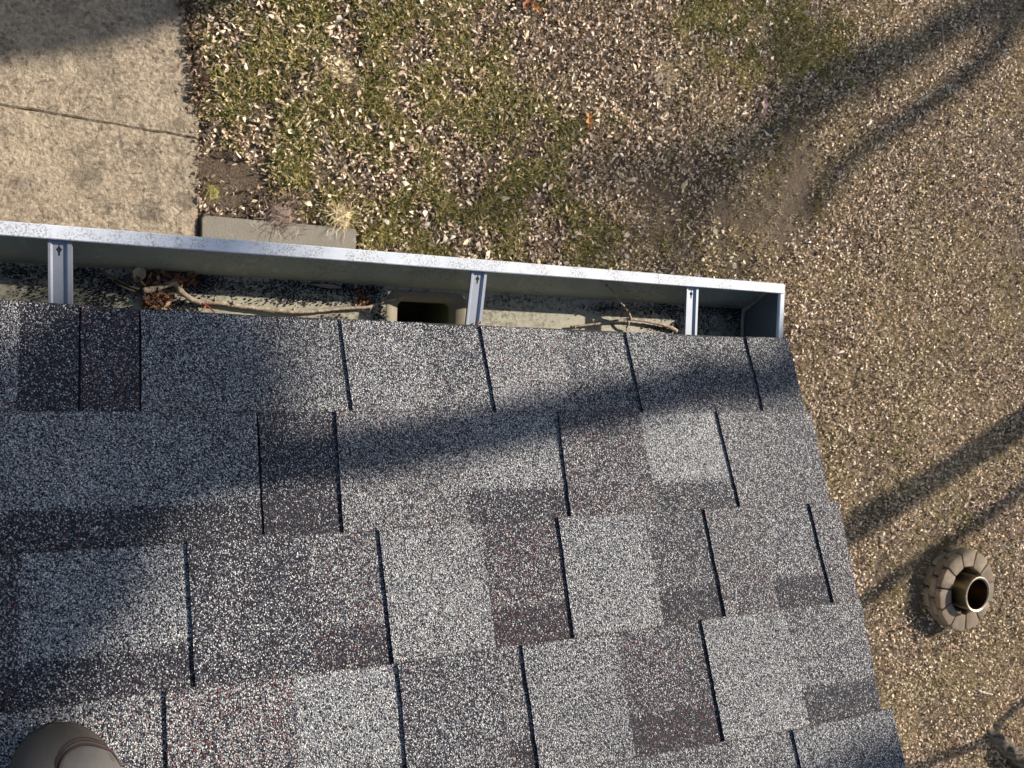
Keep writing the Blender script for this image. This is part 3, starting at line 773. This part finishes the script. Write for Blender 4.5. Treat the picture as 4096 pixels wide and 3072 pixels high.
    for u in (.10, .118, .136, .154):
        tube(V, F, [surf(u, math.pi/2-q, .005) for q in (-.5, -.25, 0, .25, .5)], (.0025, .0025), 7)
    mesh('lace', V, F, m_plain('dark_red_lace', (.12, .02, .02), .9), root, True)
shoe()

# ------------------------------------------------------------------ stone ring and steel fire drum on the lawn
RC = (7.8255, -2.5647); RZ = -5.3724; RO, RI = .448, .272
BLK = m_block()
def Zp(x, y): return (3500+x*.36166, 2050+y*.36166)
def ring():
    root = empty('fire_ring', (RC[0], RC[1], ZG)); tag(root, 'round fire ring of three stacked courses of tan wedge stone blocks on the lawn', 'fire ring')
    q = onz(Zp(972, 520), RZ); a0 = math.atan2(q.y-RC[1], q.x-RC[0]); N = 11; H = (RZ-ZG+.012)/3
    for c in range(3):
        off = a0+(0 if c == 2 else (math.pi/N if c == 1 else .15*math.pi/N))
        z0 = ZG-.012+H*c
        for i in range(N):
            a = off+2*math.pi*i/N; b = a+2*math.pi/N; g = .011
            bm = bmesh.new(); P = []
            jo = rnd.uniform(-.010, .010); ro = RO+jo; ri = RI+jo+rnd.uniform(-.004, .004); z1 = z0+H-.0025
            am = (a+b)/2; chord = ro
            def pt(r, th): return (RC[0]+r*math.cos(th), RC[1]+r*math.sin(th))
            da = g/ro; db = g/ri*.55
            ch = .055
            pts = [pt(ri, a+db), pt(ro-.020, a+da), pt(ro+.004, a+da+ch*1.3), pt(ro+.004, b-da-ch*1.3), pt(ro-.020, b-da), pt(ri, b-db)]
            bot = [bm.verts.new((x, y, z0)) for x, y in pts]; tp = [bm.verts.new((x, y, z1)) for x, y in pts]
            bm.faces.new(bot[::-1]); bm.faces.new(tp); n = len(pts)
            for k in range(n): bm.faces.new((bot[k], bot[(k+1) % n], tp[(k+1) % n], tp[k]))
            bmesh.ops.recalc_face_normals(bm, faces=bm.faces)
            bmesh.ops.bevel(bm, geom=list(bm.edges), offset=.006, segments=2, affect='EDGES', profile=.6)
            for v in bm.verts:
                v.co += Vector((mnoise.noise(v.co*20), mnoise.noise(v.co*20+Vector((5, 0, 0))), mnoise.noise(v.co*20+Vector((0, 9, 0)))))*.0035
            me = bpy.data.meshes.new('block'); bm.to_mesh(me); bm.free()
            me.polygons.foreach_set('use_smooth', [True]*len(me.polygons)); link('block', me, BLK, root)
ring()
def drum():
    c = onz(Zp(1142, 910), RZ+.112); cx, cy = c.x, c.y; zt = RZ+.112; zb = ZG+.005; ro = .197
    root = empty('fire_drum', (cx, cy, zb)); tag(root, 'bronze coloured steel fire drum open at the top inside the stone ring', 'fire pit')
    ST = m_steel('bronze_steel', (.34, .28, .185), .36, .5); RM = m_steel('bright_rim', (.42, .36, .27), .42); DK = m_plain('sooty_steel', (.05, .035, .025), .6, .6, .5, 20)
    def lathe(name, prof, mat, n=64):
        V, F = [], []
        for r, z in prof:
            for i in range(n): V.append((cx+r*math.cos(2*math.pi*i/n), cy+r*math.sin(2*math.pi*i/n), z))
        for j in range(len(prof)-1):
            for i in range(n): F.append((j*n+i, j*n+(i+1) % n, (j+1)*n+(i+1) % n, (j+1)*n+i))
        return mesh(name, V, F, mat, root, True)
    lathe('body', [(ro-.004, zb), (ro-.004, zb+.05), (ro-.003, zb+.055), (ro-.003, zt-.012)], ST)
    lathe('rim', [(ro-.003, zt-.013), (ro, zt-.008), (ro, zt-.002), (ro-.003, zt), (ro-.012, zt-.001), (ro-.024, zt-.006), (ro-.028, zt-.011)], RM)
    lathe('liner', [(ro-.028, zt-.011), (ro-.029, zt-.04), (ro-.031, zb+.07), (ro-.04, zb+.06), (.001, zb+.06)], m_steel('heat_tinted_steel', (.10, .055, .03), .5, .6))
    V, F = [], []
    for i in range(260):
        a, r = rnd.uniform(0, 6.28), math.sqrt(rnd.random())*(ro-.045); p = Vector((cx+r*math.cos(a), cy+r*math.sin(a), zb+.066+rnd.random()*.03)); s = rnd.uniform(.006, .02); b = len(V)
        for d in ((1, 0, 0), (-1, 0, 0), (0, 1, 0), (0, -1, 0), (0, 0, 1), (0, 0, -1)): V.append(p+Vector(d)*s*rnd.uniform(.5, 1.3))
        F.extend([(b+a_, b+e_, b+f_) for a_, e_, f_ in ((0, 2, 4), (2, 1, 4), (1, 3, 4), (3, 0, 4), (2, 0, 5), (1, 2, 5), (3, 1, 5), (0, 3, 5))])
    tag(mesh('ash', V, F, m_island('charcoal_ash', [(0, (.008, .007, .007)), (.7, (.03, .025, .024)), (.9, (.12, .07, .05)), (1, (.35, .30, .28))], .9), root), kind='stuff')
drum()

# ------------------------------------------------------------------ trees: one whose foot shows, the others stand right of the picture and throw its shadows
def B(S, h): return Vector(S)+SUN*h
def tree(base, label, trunk, r0, r1, limbs, roots=(), seed=1, twigs=0, group=None):
    root = empty('tree', base); tag(root, label, 'tree', group)
    V, F = [], []; rr = random.Random(seed)
    tp = catmull(trunk, 6); n = len(tp)
    L = [0]
    for a, b in zip(tp, tp[1:]): L.append(L[-1]+(b-a).length)
    def rad(t):
        z_ = tp[int(t*(n-1))].z-ZG
        return (r0+(r1-r0)*t)*(1+.55*math.exp(-max(0, z_)/.35))
    tube(V, F, tp, rad, 28, .10, 5)
    for pts, a, b in roots: tube(V, F, catmull(pts, 10), (a, b), 22, .28, 16)
    mesh('trunk', V, F, BARK, root, True)
    V, F = [], []
    def sub(p, d, ln, r, dep):
        pts = [p]; dd = d.copy()
        for i in range(5):
            dd = (dd+Vector((rr.gauss(0, .2), rr.gauss(0, .2), rr.gauss(.06, .15)))).normalized(); pts.append(pts[-1]+dd*ln/5)
        tube(V, F, pts, (r, r*.4), 6)
        if dep:
            for i in range(3):
                q = pts[rr.randint(2, 5)]; nd = (dd+Vector((rr.gauss(0, .7), rr.gauss(0, .7), rr.gauss(.2, .4)))).normalized(); sub(q, nd, ln*.6, r*.5, dep-1)
    for pts, a, b in limbs:
        tube(V, F, catmull(pts, 5), a if callable(a) else (a, b), 12, .12, 6)
    for i in range(twigs):
        q = tp[rr.randint(int(n*.72), n-1)]; d = Vector((rr.gauss(0, 1), rr.gauss(0, 1), rr.uniform(.2, 1))).normalized(); sub(q, d, rr.uniform(1.2, 2.6), rr.uniform(.03, .06), 2)
    if F: mesh('limb', V, F, BARK, root, True)
gr = 'bare trees standing to the right of the lawn'
t5 = Vector((9.72, -5.42, ZG))
r0p = onz((3940, 2915), ZG+.02)
tree(t5, 'grey barked tree whose root flare shows in the bottom right corner', [t5+Vector((0, 0, -.1)), t5+Vector((0, 0, 1)), t5+Vector((.2, -.3, 3)), t5+Vector((.3, -.8, 6)), t5+Vector((.2, -1.2, 9))], .34, .15, [],
     roots=[([(r0p.x, r0p.y, ZG-.03), (r0p.x+.12, r0p.y-.09, ZG+.03), (r0p.x+.35, r0p.y-.27, ZG+.08), (r0p.x+.62, r0p.y-.5, ZG+.18), (t5.x-.05, t5.y+.1, ZG+.5)], .04, .16),
            ([(8.45, -4.95, ZG-.03), (8.75, -5.0, ZG+.05), (9.1, -5.15, ZG+.16), (t5.x, t5.y, ZG+.4)], .06, .2),
            ([(9.9, -4.3, ZG-.03), (9.8, -4.6, ZG+.06), (9.6, -4.95, ZG+.2)], .05, .2)], seed=3, group=gr)
# leaning tree whose limbs shade the upper right lawn
tA = B(G(2212, 0), 11); tA.z = ZG; tA.x += .3
tree(tA, 'leaning bare tree beyond the upper right of the lawn', [tA+Vector((0, 0, -.1)), tA+Vector((0, 0, 6)), B(G(2212, 0), 13), B(G(1950, 120), 15), B(G(1700, 270), 17), B(G(1500, 430), 19)], .26, .09,
     [([B(G(2212, 0), 11), B(G(2100, 150), 11.6), B(G(1850, 330), 12.2), B(G(1750, 450), 13)], .14, .08), ([B(G(2000, 90), 12), B(G(1830, 130), 12.5), B(G(1650, 230), 13)], .13, .08)], seed=5, twigs=16, group=gr)
tE = Vector((9.5, 6.1, ZG))
tree(tE, 'bare tree beside the house reaching one low limb and one thick limb shaped to shade the roof', [tE+Vector((0, 0, -.1)), tE+Vector((0, 0, 3)), tE+Vector((.1, .1, 6)), tE+Vector((0, 0, 9.5)), tE+Vector((.1, .2, 12))], .24, .14,
     [([tE+Vector((0, 0, 8)), (7.4, 4, 2.9), (5.6, 2.4, 2.7), B(onroof((1760*KD, 725*KD)), 2.9), B(onroof((1500*KD, 830*KD)), 2.4), B(onroof((1150*KD, 908*KD)), 2.2), B(onroof((850*KD, 970*KD)), 2.1), B(onroof((600*KD, 1005*KD)), 2.0), B(onroof((300*KD, 1050*KD)), 2.0)],   .040, .030),
      ([tE+Vector((0, 0, 10)), (9.6, 4.6, 5.9), B(onroof((420*KD, 700*KD)), 6), B(onroof((330*KD, 760*KD)), 4.6), B(onroof((280*KD, 850*KD)), 3.3), B(onroof((170*KD, 930*KD)), 3.1), B(onroof((20*KD, 1080*KD)), 3.1), B(onroof((-120*KD, 1280*KD)), 3.3), B(onroof((-260*KD, 1500*KD)), 3.5)], (lambda t: .045 if t < .28 else .045+.055*min(1, (t-.28)/.15)), 0)], seed=6, twigs=0, group=gr)  # thick limb bent and swollen to shape the broad shade on the roof
def icpt(c, x): return Vector((x, c+.34375*x, ZG))
tB = icpt(-3.60, 17.5)
tree(tB, 'straight bare tree beyond the right edge of the lawn, its trunk shadow reaching the house', [tB+Vector((0, 0, -.1)), tB+Vector((0, .1, 3)), tB+Vector((.2, -.1, 5.5)), tB+Vector((.3, -.3, 8)), tB+Vector((.2, -.2, 11))], .22, .14,
     [([tB+Vector((0, 0, 9)), (12, 1.5, 3.2), (9, 1.6, 3.8), B((.02, -.55, .26), 4.0), B((-.1, -.68, .32), 3.6)], .06, .035),
      ([tB+Vector((0, .1, 4.4)), tB+Vector((.6, -.7, 5.6)), tB+Vector((.8, -1.0, 8)), tB+Vector((1.1, -1.1, 9.5))], .10, .07)], seed=8, twigs=10, group=gr)
tC = B(G(900, -330), 8); tC.z = ZG  # unseen trunk added to cast the broad shadow on the path
def _c(x, y, h): return B(G(x, y)+Vector((-.22, .55, 0)), h)
tree(tC, 'added thick trunk, unseen beyond the top right, shading the concrete path', [tC+Vector((0, 0, -.1)), tC+Vector((0, 0, 3)), _c(620, -60, 8.5), _c(380, 50, 9.1), _c(200, 110, 9.4), _c(0, 150, 9.8), _c(-200, 190, 10.4)], .62, .56, [], seed=9, group=gr)
tD = icpt(-7.42, 12.4)
tree(tD, 'slim crooked sapling beyond the lower right of the lawn', [tD+Vector((0, 0, -.1)), B(G(2212, 1510), 1.9), B(G(2120, 1600), 2.3), B(G(2020, 1640), 2.8), B(G(1900, 1690), 3.4)], .06, .05, [], seed=12, group=gr)

# ------------------------------------------------------------------ lawn: leaf litter and grass
class VN:
    def __init__(s, seed): s.g = np.random.default_rng(seed).random((257, 257))
    def at(s, x, y, f):
        u = (x*f) % 256; v = (y*f) % 256; i = u.astype(int); j = v.astype(int); a = u-i; b = v-j; a = a*a*(3-2*a); b = b*b*(3-2*b)
        g = s.g; return (g[i, j]*(1-a)+g[i+1, j]*a)*(1-b)+(g[i, j+1]*(1-a)+g[i+1, j+1]*a)*b
    def fbm(s, x, y, f, o=3):
        t = 0; w_ = 0; am = 1
        for k in range(o): t = t+am*s.at(x+k*13.7, y+k*7.1, f*2**k); w_ += am; am *= .5
        return t/w_
n1, n2, n3 = VN(1), VN(2), VN(3)
def blob(x, y, dx, dy, rx, ry=None):     # soft spot around a surveyed ground point (radii in metres)
    p = G(dx, dy); ry = ry or rx; return np.exp(-(((x-p.x)/rx)**2+((y-p.y)/ry)**2))
def free(x, y):                          # not on the path, the block or under the house
    on = (x < -.29-.07*np.clip((y-1.5)/.8, 0, 1)) & (y > .3)
    blk = (x < .885) & (x > -.32) & (y < .83) & (y > .4)
    hs = (x < -.25) & (y < .5)
    rg_ = np.hypot(x-RC[0], y-RC[1]) < .455
    return ~(on | blk | hs | rg_)
def bare(x, y):
    b = blob(x, y, 505, 400, .30, .24)*1.3+blob(x, y, 1400, 400, .35, .25)*.8+blob(x, y, 1440, 510, .35, .3)*1.0+blob(x, y, 1690, 350, .4, .3)*.55+blob(x, y, 1640, 450, .5, .2)*.5
    b = b+blob(x, y, 2060, 740, .5, .3)*.5+blob(x, y, 1985, 1200, .5, .55)*.7+blob(x, y, 460, 210, .10, .5)*.6
    b = b+np.exp(-((np.hypot(x-RC[0]+.12, y-RC[1]+.05)-.45)/.12)**2)*.9+np.clip((n3.fbm(x+9, y, .9)-.60)*5, 0, .8)*(x > 4)
    return b
def green(x, y):
    g = np.clip((5.0-x)/3.6, 0, 1)*(y > .5)*.62+(n3.fbm(x, y, 1.1)-.5)*.45*(x < 5.5)*(y > .5)
    g = g+blob(x, y, 1640, 50, .8, .42)*2.2+blob(x, y, 640, 120, .9, .6)*.55+blob(x, y, 900, 480, 1.1, .35)*.55+blob(x, y, 620, 250, .6, .5)*.3
    g = g-blob(x, y, 1350, 120, 1.3, .6)*.6-blob(x, y, 800, 330, .5, .25)*.35-bare(x, y)*1.2
    return g
def put_leaves(name, n, size, mat, dens, seed, label, zoff=.004, box_=None):
    r = np.random.default_rng(seed)
    bx = box_ or (-.75, 11.2, -5.6, 5.2)
    x = r.uniform(bx[0], bx[1], n); y = r.uniform(bx[2], bx[3], n)
    k = (free(x, y) | (box_ is not None)) & (r.random(n) < dens(x, y)); x, y = x[k], y[k]; n = len(x)
    L = r.uniform(*size, n)*r.choice([.7, 1, 1, 1.3], n); W = L*r.uniform(.28, .6, n); a = r.uniform(0, 2*np.pi, n); roll = r.normal(0, .75, n); pit = r.normal(0, .5, n); cu = r.uniform(-.5, 1.1, n)
    base = np.stack([x, y, GZ(x, y)+zoff+r.random(n)**.7*.035], 1)
    tpl = np.array([(0, 0, 0), (.45, -.5, 1), (.5, 0, 0), (.45, .5, 1), (1, 0, 0)])
    ux = np.stack([np.cos(a)*np.cos(pit), np.sin(a)*np.cos(pit), np.sin(pit)], 1)
    vx = np.stack([-np.sin(a)*np.cos(roll), np.cos(a)*np.cos(roll), np.sin(roll)], 1); nx = np.cross(ux, vx)
    t = tpl[None]+r.normal(0, .08, (n, 5, 3))*np.array([1, 1, 0])
    h = t[..., 2]*(cu*W)[:, None]*.5+np.sin(t[..., 0]*3.1)*(L*.22*r.uniform(-.6, 1, n))[:, None]
    V = base[:, None]+ux[:, None]*((t[..., 0]-.5)*L[:, None])[..., None]+vx[:, None]*(t[..., 1]*W[:, None])[..., None]+nx[:, None]*h[..., None]
    V = V.reshape(-1, 3); o = (np.arange(n)*5)[:, None]
    tri = np.concatenate([o+np.array(f) for f in ((0, 1, 2), (0, 2, 3), (1, 4, 2), (2, 4, 3))])
    ob = mesh_np(name, V, [tri], mat)
    return tag(ob, label, 'leaf litter', kind='stuff')
LIT = m_island('dry_litter', [(0, (.07, .042, .028)), (.25, (.20, .13, .085)), (.45, (.52, .37, .25)), (.7, (.76, .58, .42)), (.9, (.86, .71, .54)), (1, (.92, .83, .70))], .65,
    patch=(1.2, .5, .7, [(0, (.08, .055, .03)), (.3, (.32, .23, .13)), (.65, (.70, .56, .36)), (1, (.86, .76, .56))]))
def dl(x, y):
    b = 1-np.clip(bare(x, y), 0, 1)
    hid = np.where((x < 3.2) & (y < .2), .25, 1)
    more = .55*blob(x, y, 1350, 150, 1.7, .8)+.4*blob(x, y, 1800, 600, 1.0, .7)
    return np.clip((.42+more+np.clip((n1.fbm(x, y, 1.3)-.30)*2.6, 0, 1.0))*b*(1-.12*np.clip(green(x, y), 0, 1))*(.6+.8*n2.fbm(x, y, 6, 2)), .02, 1)*hid
put_leaves('leaf_litter', 620000, (.018, .042), LIT, lambda x, y: dl(x, y)*np.where(x < 5.2, .75, 1.0), 21, 'small curled tan oak leaves and crumbs strewn over the lawn')
put_leaves('leaf_litter', 34000, (.040, .070), LIT, lambda x, y: dl(x, y)*np.clip((6.5-x)/4, .15, 1), 22, 'larger curled beige leaves scattered over the grass near the path', .012)
DKL = m_island('dark_litter', [(0, (.03, .02, .014)), (.45, (.09, .055, .036)), (.8, (.22, .145, .095)), (1, (.46, .34, .24))], .8)  # dark brown leaf tones for the path edge and block heaps
def edge_d(x, y):
    ex = np.interp(y, [1.2, 1.45, 1.7, 2.0, 2.3, 2.6], [-.285, -.30, -.335, -.37, -.40, -.43])
    return np.exp(-((x-ex-.01)/np.where(x < ex, .045, .09))**2)*np.clip((y-1.35)/.35, .25, 1)
put_leaves('leaf_litter', 5200, (.014, .045), DKL, edge_d, 23, 'dark brown leaf crumbs piled along the edge of the concrete path', .024, (-.60, -.15, .9, 2.7))
put_leaves('leaf_litter', 900, (.014, .045), DKL, lambda x, y: blob(x, y, 590, 440, .16, .09), 24, 'dark brown dead leaves heaped behind the edging block', .02, (.0, .6, .84, 1.2))
# a few single leaves one can point at
for i, (dx, dy, L, W, an, mat, lb) in enumerate([(1268, 262, .15, .085, 1.6, ORG, 'orange lobed oak leaf lying on the litter in the upper middle of the lawn'),
      (1133, 10, .17, .07, 1.2, m_plain('rust_leaf', (.30, .12, .06), .8, 0, .3, 40), 'large rust brown leaf at the top edge of the lawn'), (1155, 20, .14, .05, -.7, ORG, 'pointed orange leaf beside the rust brown leaf at the top edge'),
      (1645, 232, .22, .09, 1.5, PNK, 'pinkish torn leaf on the litter right of centre near the bare soil')]):
    p = G(dx, dy); tag(leafshape('leaf', (p.x, p.y, gz(p.x, p.y)+.035), L, W, an, mat, True, .02, .2, i+1), lb, 'leaf')

def put_grass(name, nt, per, ln, mat, dens, seed, label, spread=.022, wd=.0032, x1=11.2, y0=-5.6):
    r = np.random.default_rng(seed)
    x = r.uniform(-.45, x1, nt); y = r.uniform(y0, 5.2, nt)
    k = free(x, y) & (r.random(nt) < dens(x, y)); x, y = x[k], y[k]; nt = len(x)
    sc = r.uniform(.6, 1.5, nt)
    tx = np.repeat(x, per); ty = np.repeat(y, per); ts = np.repeat(sc, per); n = len(tx)
    a = r.uniform(0, 2*np.pi, n); rr_ = np.abs(r.normal(0, spread, n))*ts; bx = tx+rr_*np.cos(a); by = ty+rr_*np.sin(a)
    zz = np.repeat(GZ(x, y), per)
    L = r.uniform(*ln, n)*ts; a2 = a+r.normal(0, .8, n); lean = r.uniform(.35, 1.25, n)
    d = np.stack([np.cos(a2), np.sin(a2)], 1); W = wd*r.uniform(.6, 1.3, n)
    s = np.stack([-d[:, 1], d[:, 0]], 1)*W[:, None]
    b0 = np.stack([bx, by, zz], 1); m_ = b0+np.concatenate([d*(L*.5*np.sin(lean*.6))[:, None], (L*.5*np.cos(lean*.6))[:, None]], 1); tp_ = m_+np.concatenate([d*(L*.5*np.sin(lean*1.25))[:, None], (L*.5*np.cos(np.minimum(lean*1.25, 1.7)))[:, None]], 1)
    s3 = np.concatenate([s, np.zeros((n, 1))], 1)
    V = np.stack([b0-s3, b0+s3, m_+s3*.8, m_-s3*.8, tp_], 1).reshape(-1, 3); o = (np.arange(n)*5)[:, None]
    ob = mesh_np(name, V, [o+np.array((3, 2, 4)), o+np.array((0, 1, 2, 3))], mat)
    return tag(ob, label, 'grass', kind='stuff')
GRS = m_island('green_grass', [(0, (.04, .05, .014)), (.3, (.10, .11, .026)), (.55, (.22, .20, .055)), (.8, (.46, .39, .14)), (1, (.70, .57, .30))], .6,
    patch=(2.2, .48, .66, [(0, (.10, .105, .025)), (.4, (.28, .25, .07)), (.75, (.48, .41, .15)), (1, (.68, .56, .30))]), trans=True)
OLV = m_island('olive_grass', [(0, (.14, .12, .05)), (.3, (.36, .29, .14)), (.6, (.62, .50, .30)), (1, (.88, .74, .52))], .7, trans=True)
put_grass('grass', 36000, 26, (.035, .075), GRS, lambda x, y: np.clip(green(x, y)*1.4, 0, 1)*np.clip((n2.fbm(x, y, 5.0, 2)-.38)*5, 0, 1)*.8, 31, 'short green and yellowing grass tufts between the leaves left of centre', .03, .004, 6.5, .3)
put_grass('grass', 190000, 12, (.02, .05), OLV, lambda x, y: (.25+np.clip((n3.fbm(x, y, 1.7)-.42)*5, 0, .9))*np.clip((x-1.5)/3, .1, 1)*(1-.8*np.clip(bare(x, y), 0, 1))*.62, 32, 'sparse olive winter grass showing through the litter on the right', .03, .0028)
put_grass('grass', 9000, 30, (.02, .045), GRS, lambda x, y: np.clip((n2.fbm(x+40, y, 2.2)-.5)*5, 0, 1)*(x > 3.0)*1.0, 33, 'small bright green clumps dotted over the right half of the lawn', .025)
# straw tufts
STR = m_island('straw', [(0, (.30, .22, .12)), (.6, (.50, .40, .23)), (1, (.66, .56, .36))], .7)
def tuft(dx, dy, n, ln, label, mat=STR, spread=.03, wd=.003, up=0):
    p = G(dx, dy); V, F = [], []
    V.append((p.x, p.y, gz(p.x, p.y)+.012+up*.7)); k0 = 14; R0 = spread*1.9                 # matted thatch the blades grow from
    for rr_, hh in ((.5, .010), (1, -.004)):
        for i in range(k0):
            a = 2*math.pi*i/k0; w_ = R0*rr_*rnd.uniform(.8, 1.15); V.append((p.x+w_*math.cos(a), p.y+w_*math.sin(a), gz(p.x, p.y)+hh+(up*.6 if rr_ < .9 else 0)))
    for i in range(k0): j = (i+1) % k0; F += [(0, 1+i, 1+j), (1+i, 1+k0+i, 1+k0+j, 1+j)]
    for i in range(n):
        a = rnd.uniform(0, 6.28); q = Vector((p.x+rnd.gauss(0, spread), p.y+rnd.gauss(0, spread), gz(p.x, p.y)+up*rnd.random())); L = rnd.uniform(*ln); d = Vector((math.cos(a), math.sin(a), rnd.uniform(.15, 1.2))).normalized()
        s = Vector((-d.y, d.x, 0))*wd; m_ = q+d*L*.5; e_ = m_+(d+Vector((0, 0, -.5))).normalized()*L*.5; b = len(V); V += [q-s, q+s, m_+s*.8, m_-s*.8, e_]; F += [(b, b+1, b+2, b+3), (b+3, b+2, b+4)]
    tag(mesh('grass_tuft', V, F, mat), label, 'grass tuft')
tuft(735, 470, 170, (.05, .16), 'spiky straw coloured grass tuft hanging over the right end of the edging block', spread=.05, up=.09)
tuft(600, 470, 240, (.03, .12), 'dark brown tangle of dead stems spilling over the edging block', m_island('dead_stems', [(0, (.07, .05, .04)), (.6, (.17, .125, .10)), (1, (.38, .30, .25))], .9), .075, .003, .09)
tuft(735, 165, 120, (.03, .10), 'dry tan grass tuft in the upper left of the lawn', spread=.09)
tuft(705, 180, 260, (.03, .09), 'pale matted straw clump left of the upper lawn', spread=.07)
tuft(1440, 165, 240, (.03, .09), 'blond straw patch on the litter near the top of the lawn', spread=.08)
tuft(720, 470, 120, (.03, .08), 'yellow green tuft behind the edging block', GRS, .06)
tuft(460, 415, 90, (.03, .06), 'small yellow moss tuft beside the path above the edging block', GRS, .03)
tuft(475, 245, 220, (.03, .07), 'round yellow green grass clump beside the path edge', GRS, .045)
tuft(495, 305, 120, (.03, .06), 'little yellow grass clump below the round one beside the path', GRS, .03)
# fallen sticks on the lawn
STK = m_plain('grey_stick', (.36, .32, .27), .85, 0, .3, 60)
for pts, r, lb in (([(1420, 18), (1440, 60), (1475, 105), (1468, 150), (1478, 180)], .0, ''),
    ([(430+1, 20)], 0, '')):
    pass
def stick(pts, r, lb, mat=STK):
    V, F = [], []; Q = []
    for i, (a, b) in enumerate(pts):
        p = G(a, b); Q.append((p.x, p.y, gz(p.x, p.y)+.035))
    tube(V, F, catmull(Q, 4), (r, r*.6), 6, .3, 40); tag(mesh('stick', V, F, mat, None, True), lb, 'stick')
def U(x, y): return ((700+x*.5425)/KD, (y*.5425)/KD)
stick([U(1335, 40), U(1390, 120), U(1435, 200), U(1415, 260), U(1435, 330)], .007, 'bent grey stick on the grass near the top of the lawn')
stick([U(960, 300), U(1010, 220), U(1110, 175)], .006, 'curved pale stick left of the bent grey stick on the grass')
stick([U(1000, 420), U(1020, 500), U(1045, 570)], .005, 'thin pale stick running down beside the blond straw clump')
stick([U(880, 940), U(930, 880), U(980, 800)], .007, 'short straight tan stick in the leaves above the edging block', m_plain('tan_stick', (.50, .40, .28), .85))
stick([U(1280, 620), U(1440, 650), U(1640, 655)], .005, 'long thin straw stem on the grass left of centre', m_plain('straw_stem', (.40, .34, .16), .85))
stick([U(1100, 1080), U(1150, 1160), U(1190, 1230)], .006, 'grey stick with a leaf at its tip in the brown leaves')
stick([U(295, 680), U(300, 560)], .007, 'short upright grey stick between path and grass')
stick([U(810, 1280), U(835, 1400), U(860, 1500)], .006, 'straight tan stem just above the edging block', m_plain('tan_stem', (.46, .34, .24), .85))
def W2(x, y): return ((3000+x*.9456)/KD, (y*.9456)/KD)
stick([W2(805, 70), W2(815, 230), W2(820, 360)], .008, 'long thin vertical grey stick in the upper right of the lawn')
stick([W2(615, 25), W2(650, 15), W2(680, 0)], .01, 'pale stick at the top edge right of the green patch')
stick([W2(695, 435), W2(760, 395), W2(815, 355)], .007, 'faint grey stick crossing below the long vertical one')
def W3(x, y): return ((3600+x*.2242)/KD, (2750+y*.2242)/KD)
stick([W3(1330, 20), W3(1400, 60), W3(1500, 85), W3(1600, 105)], .016, 'bleached stick on the litter between fire ring and tree')
stick([W3(1050, 1040), W3(1150, 940), W3(1210, 810)], .006, 'thin pale twig beside the tree root')
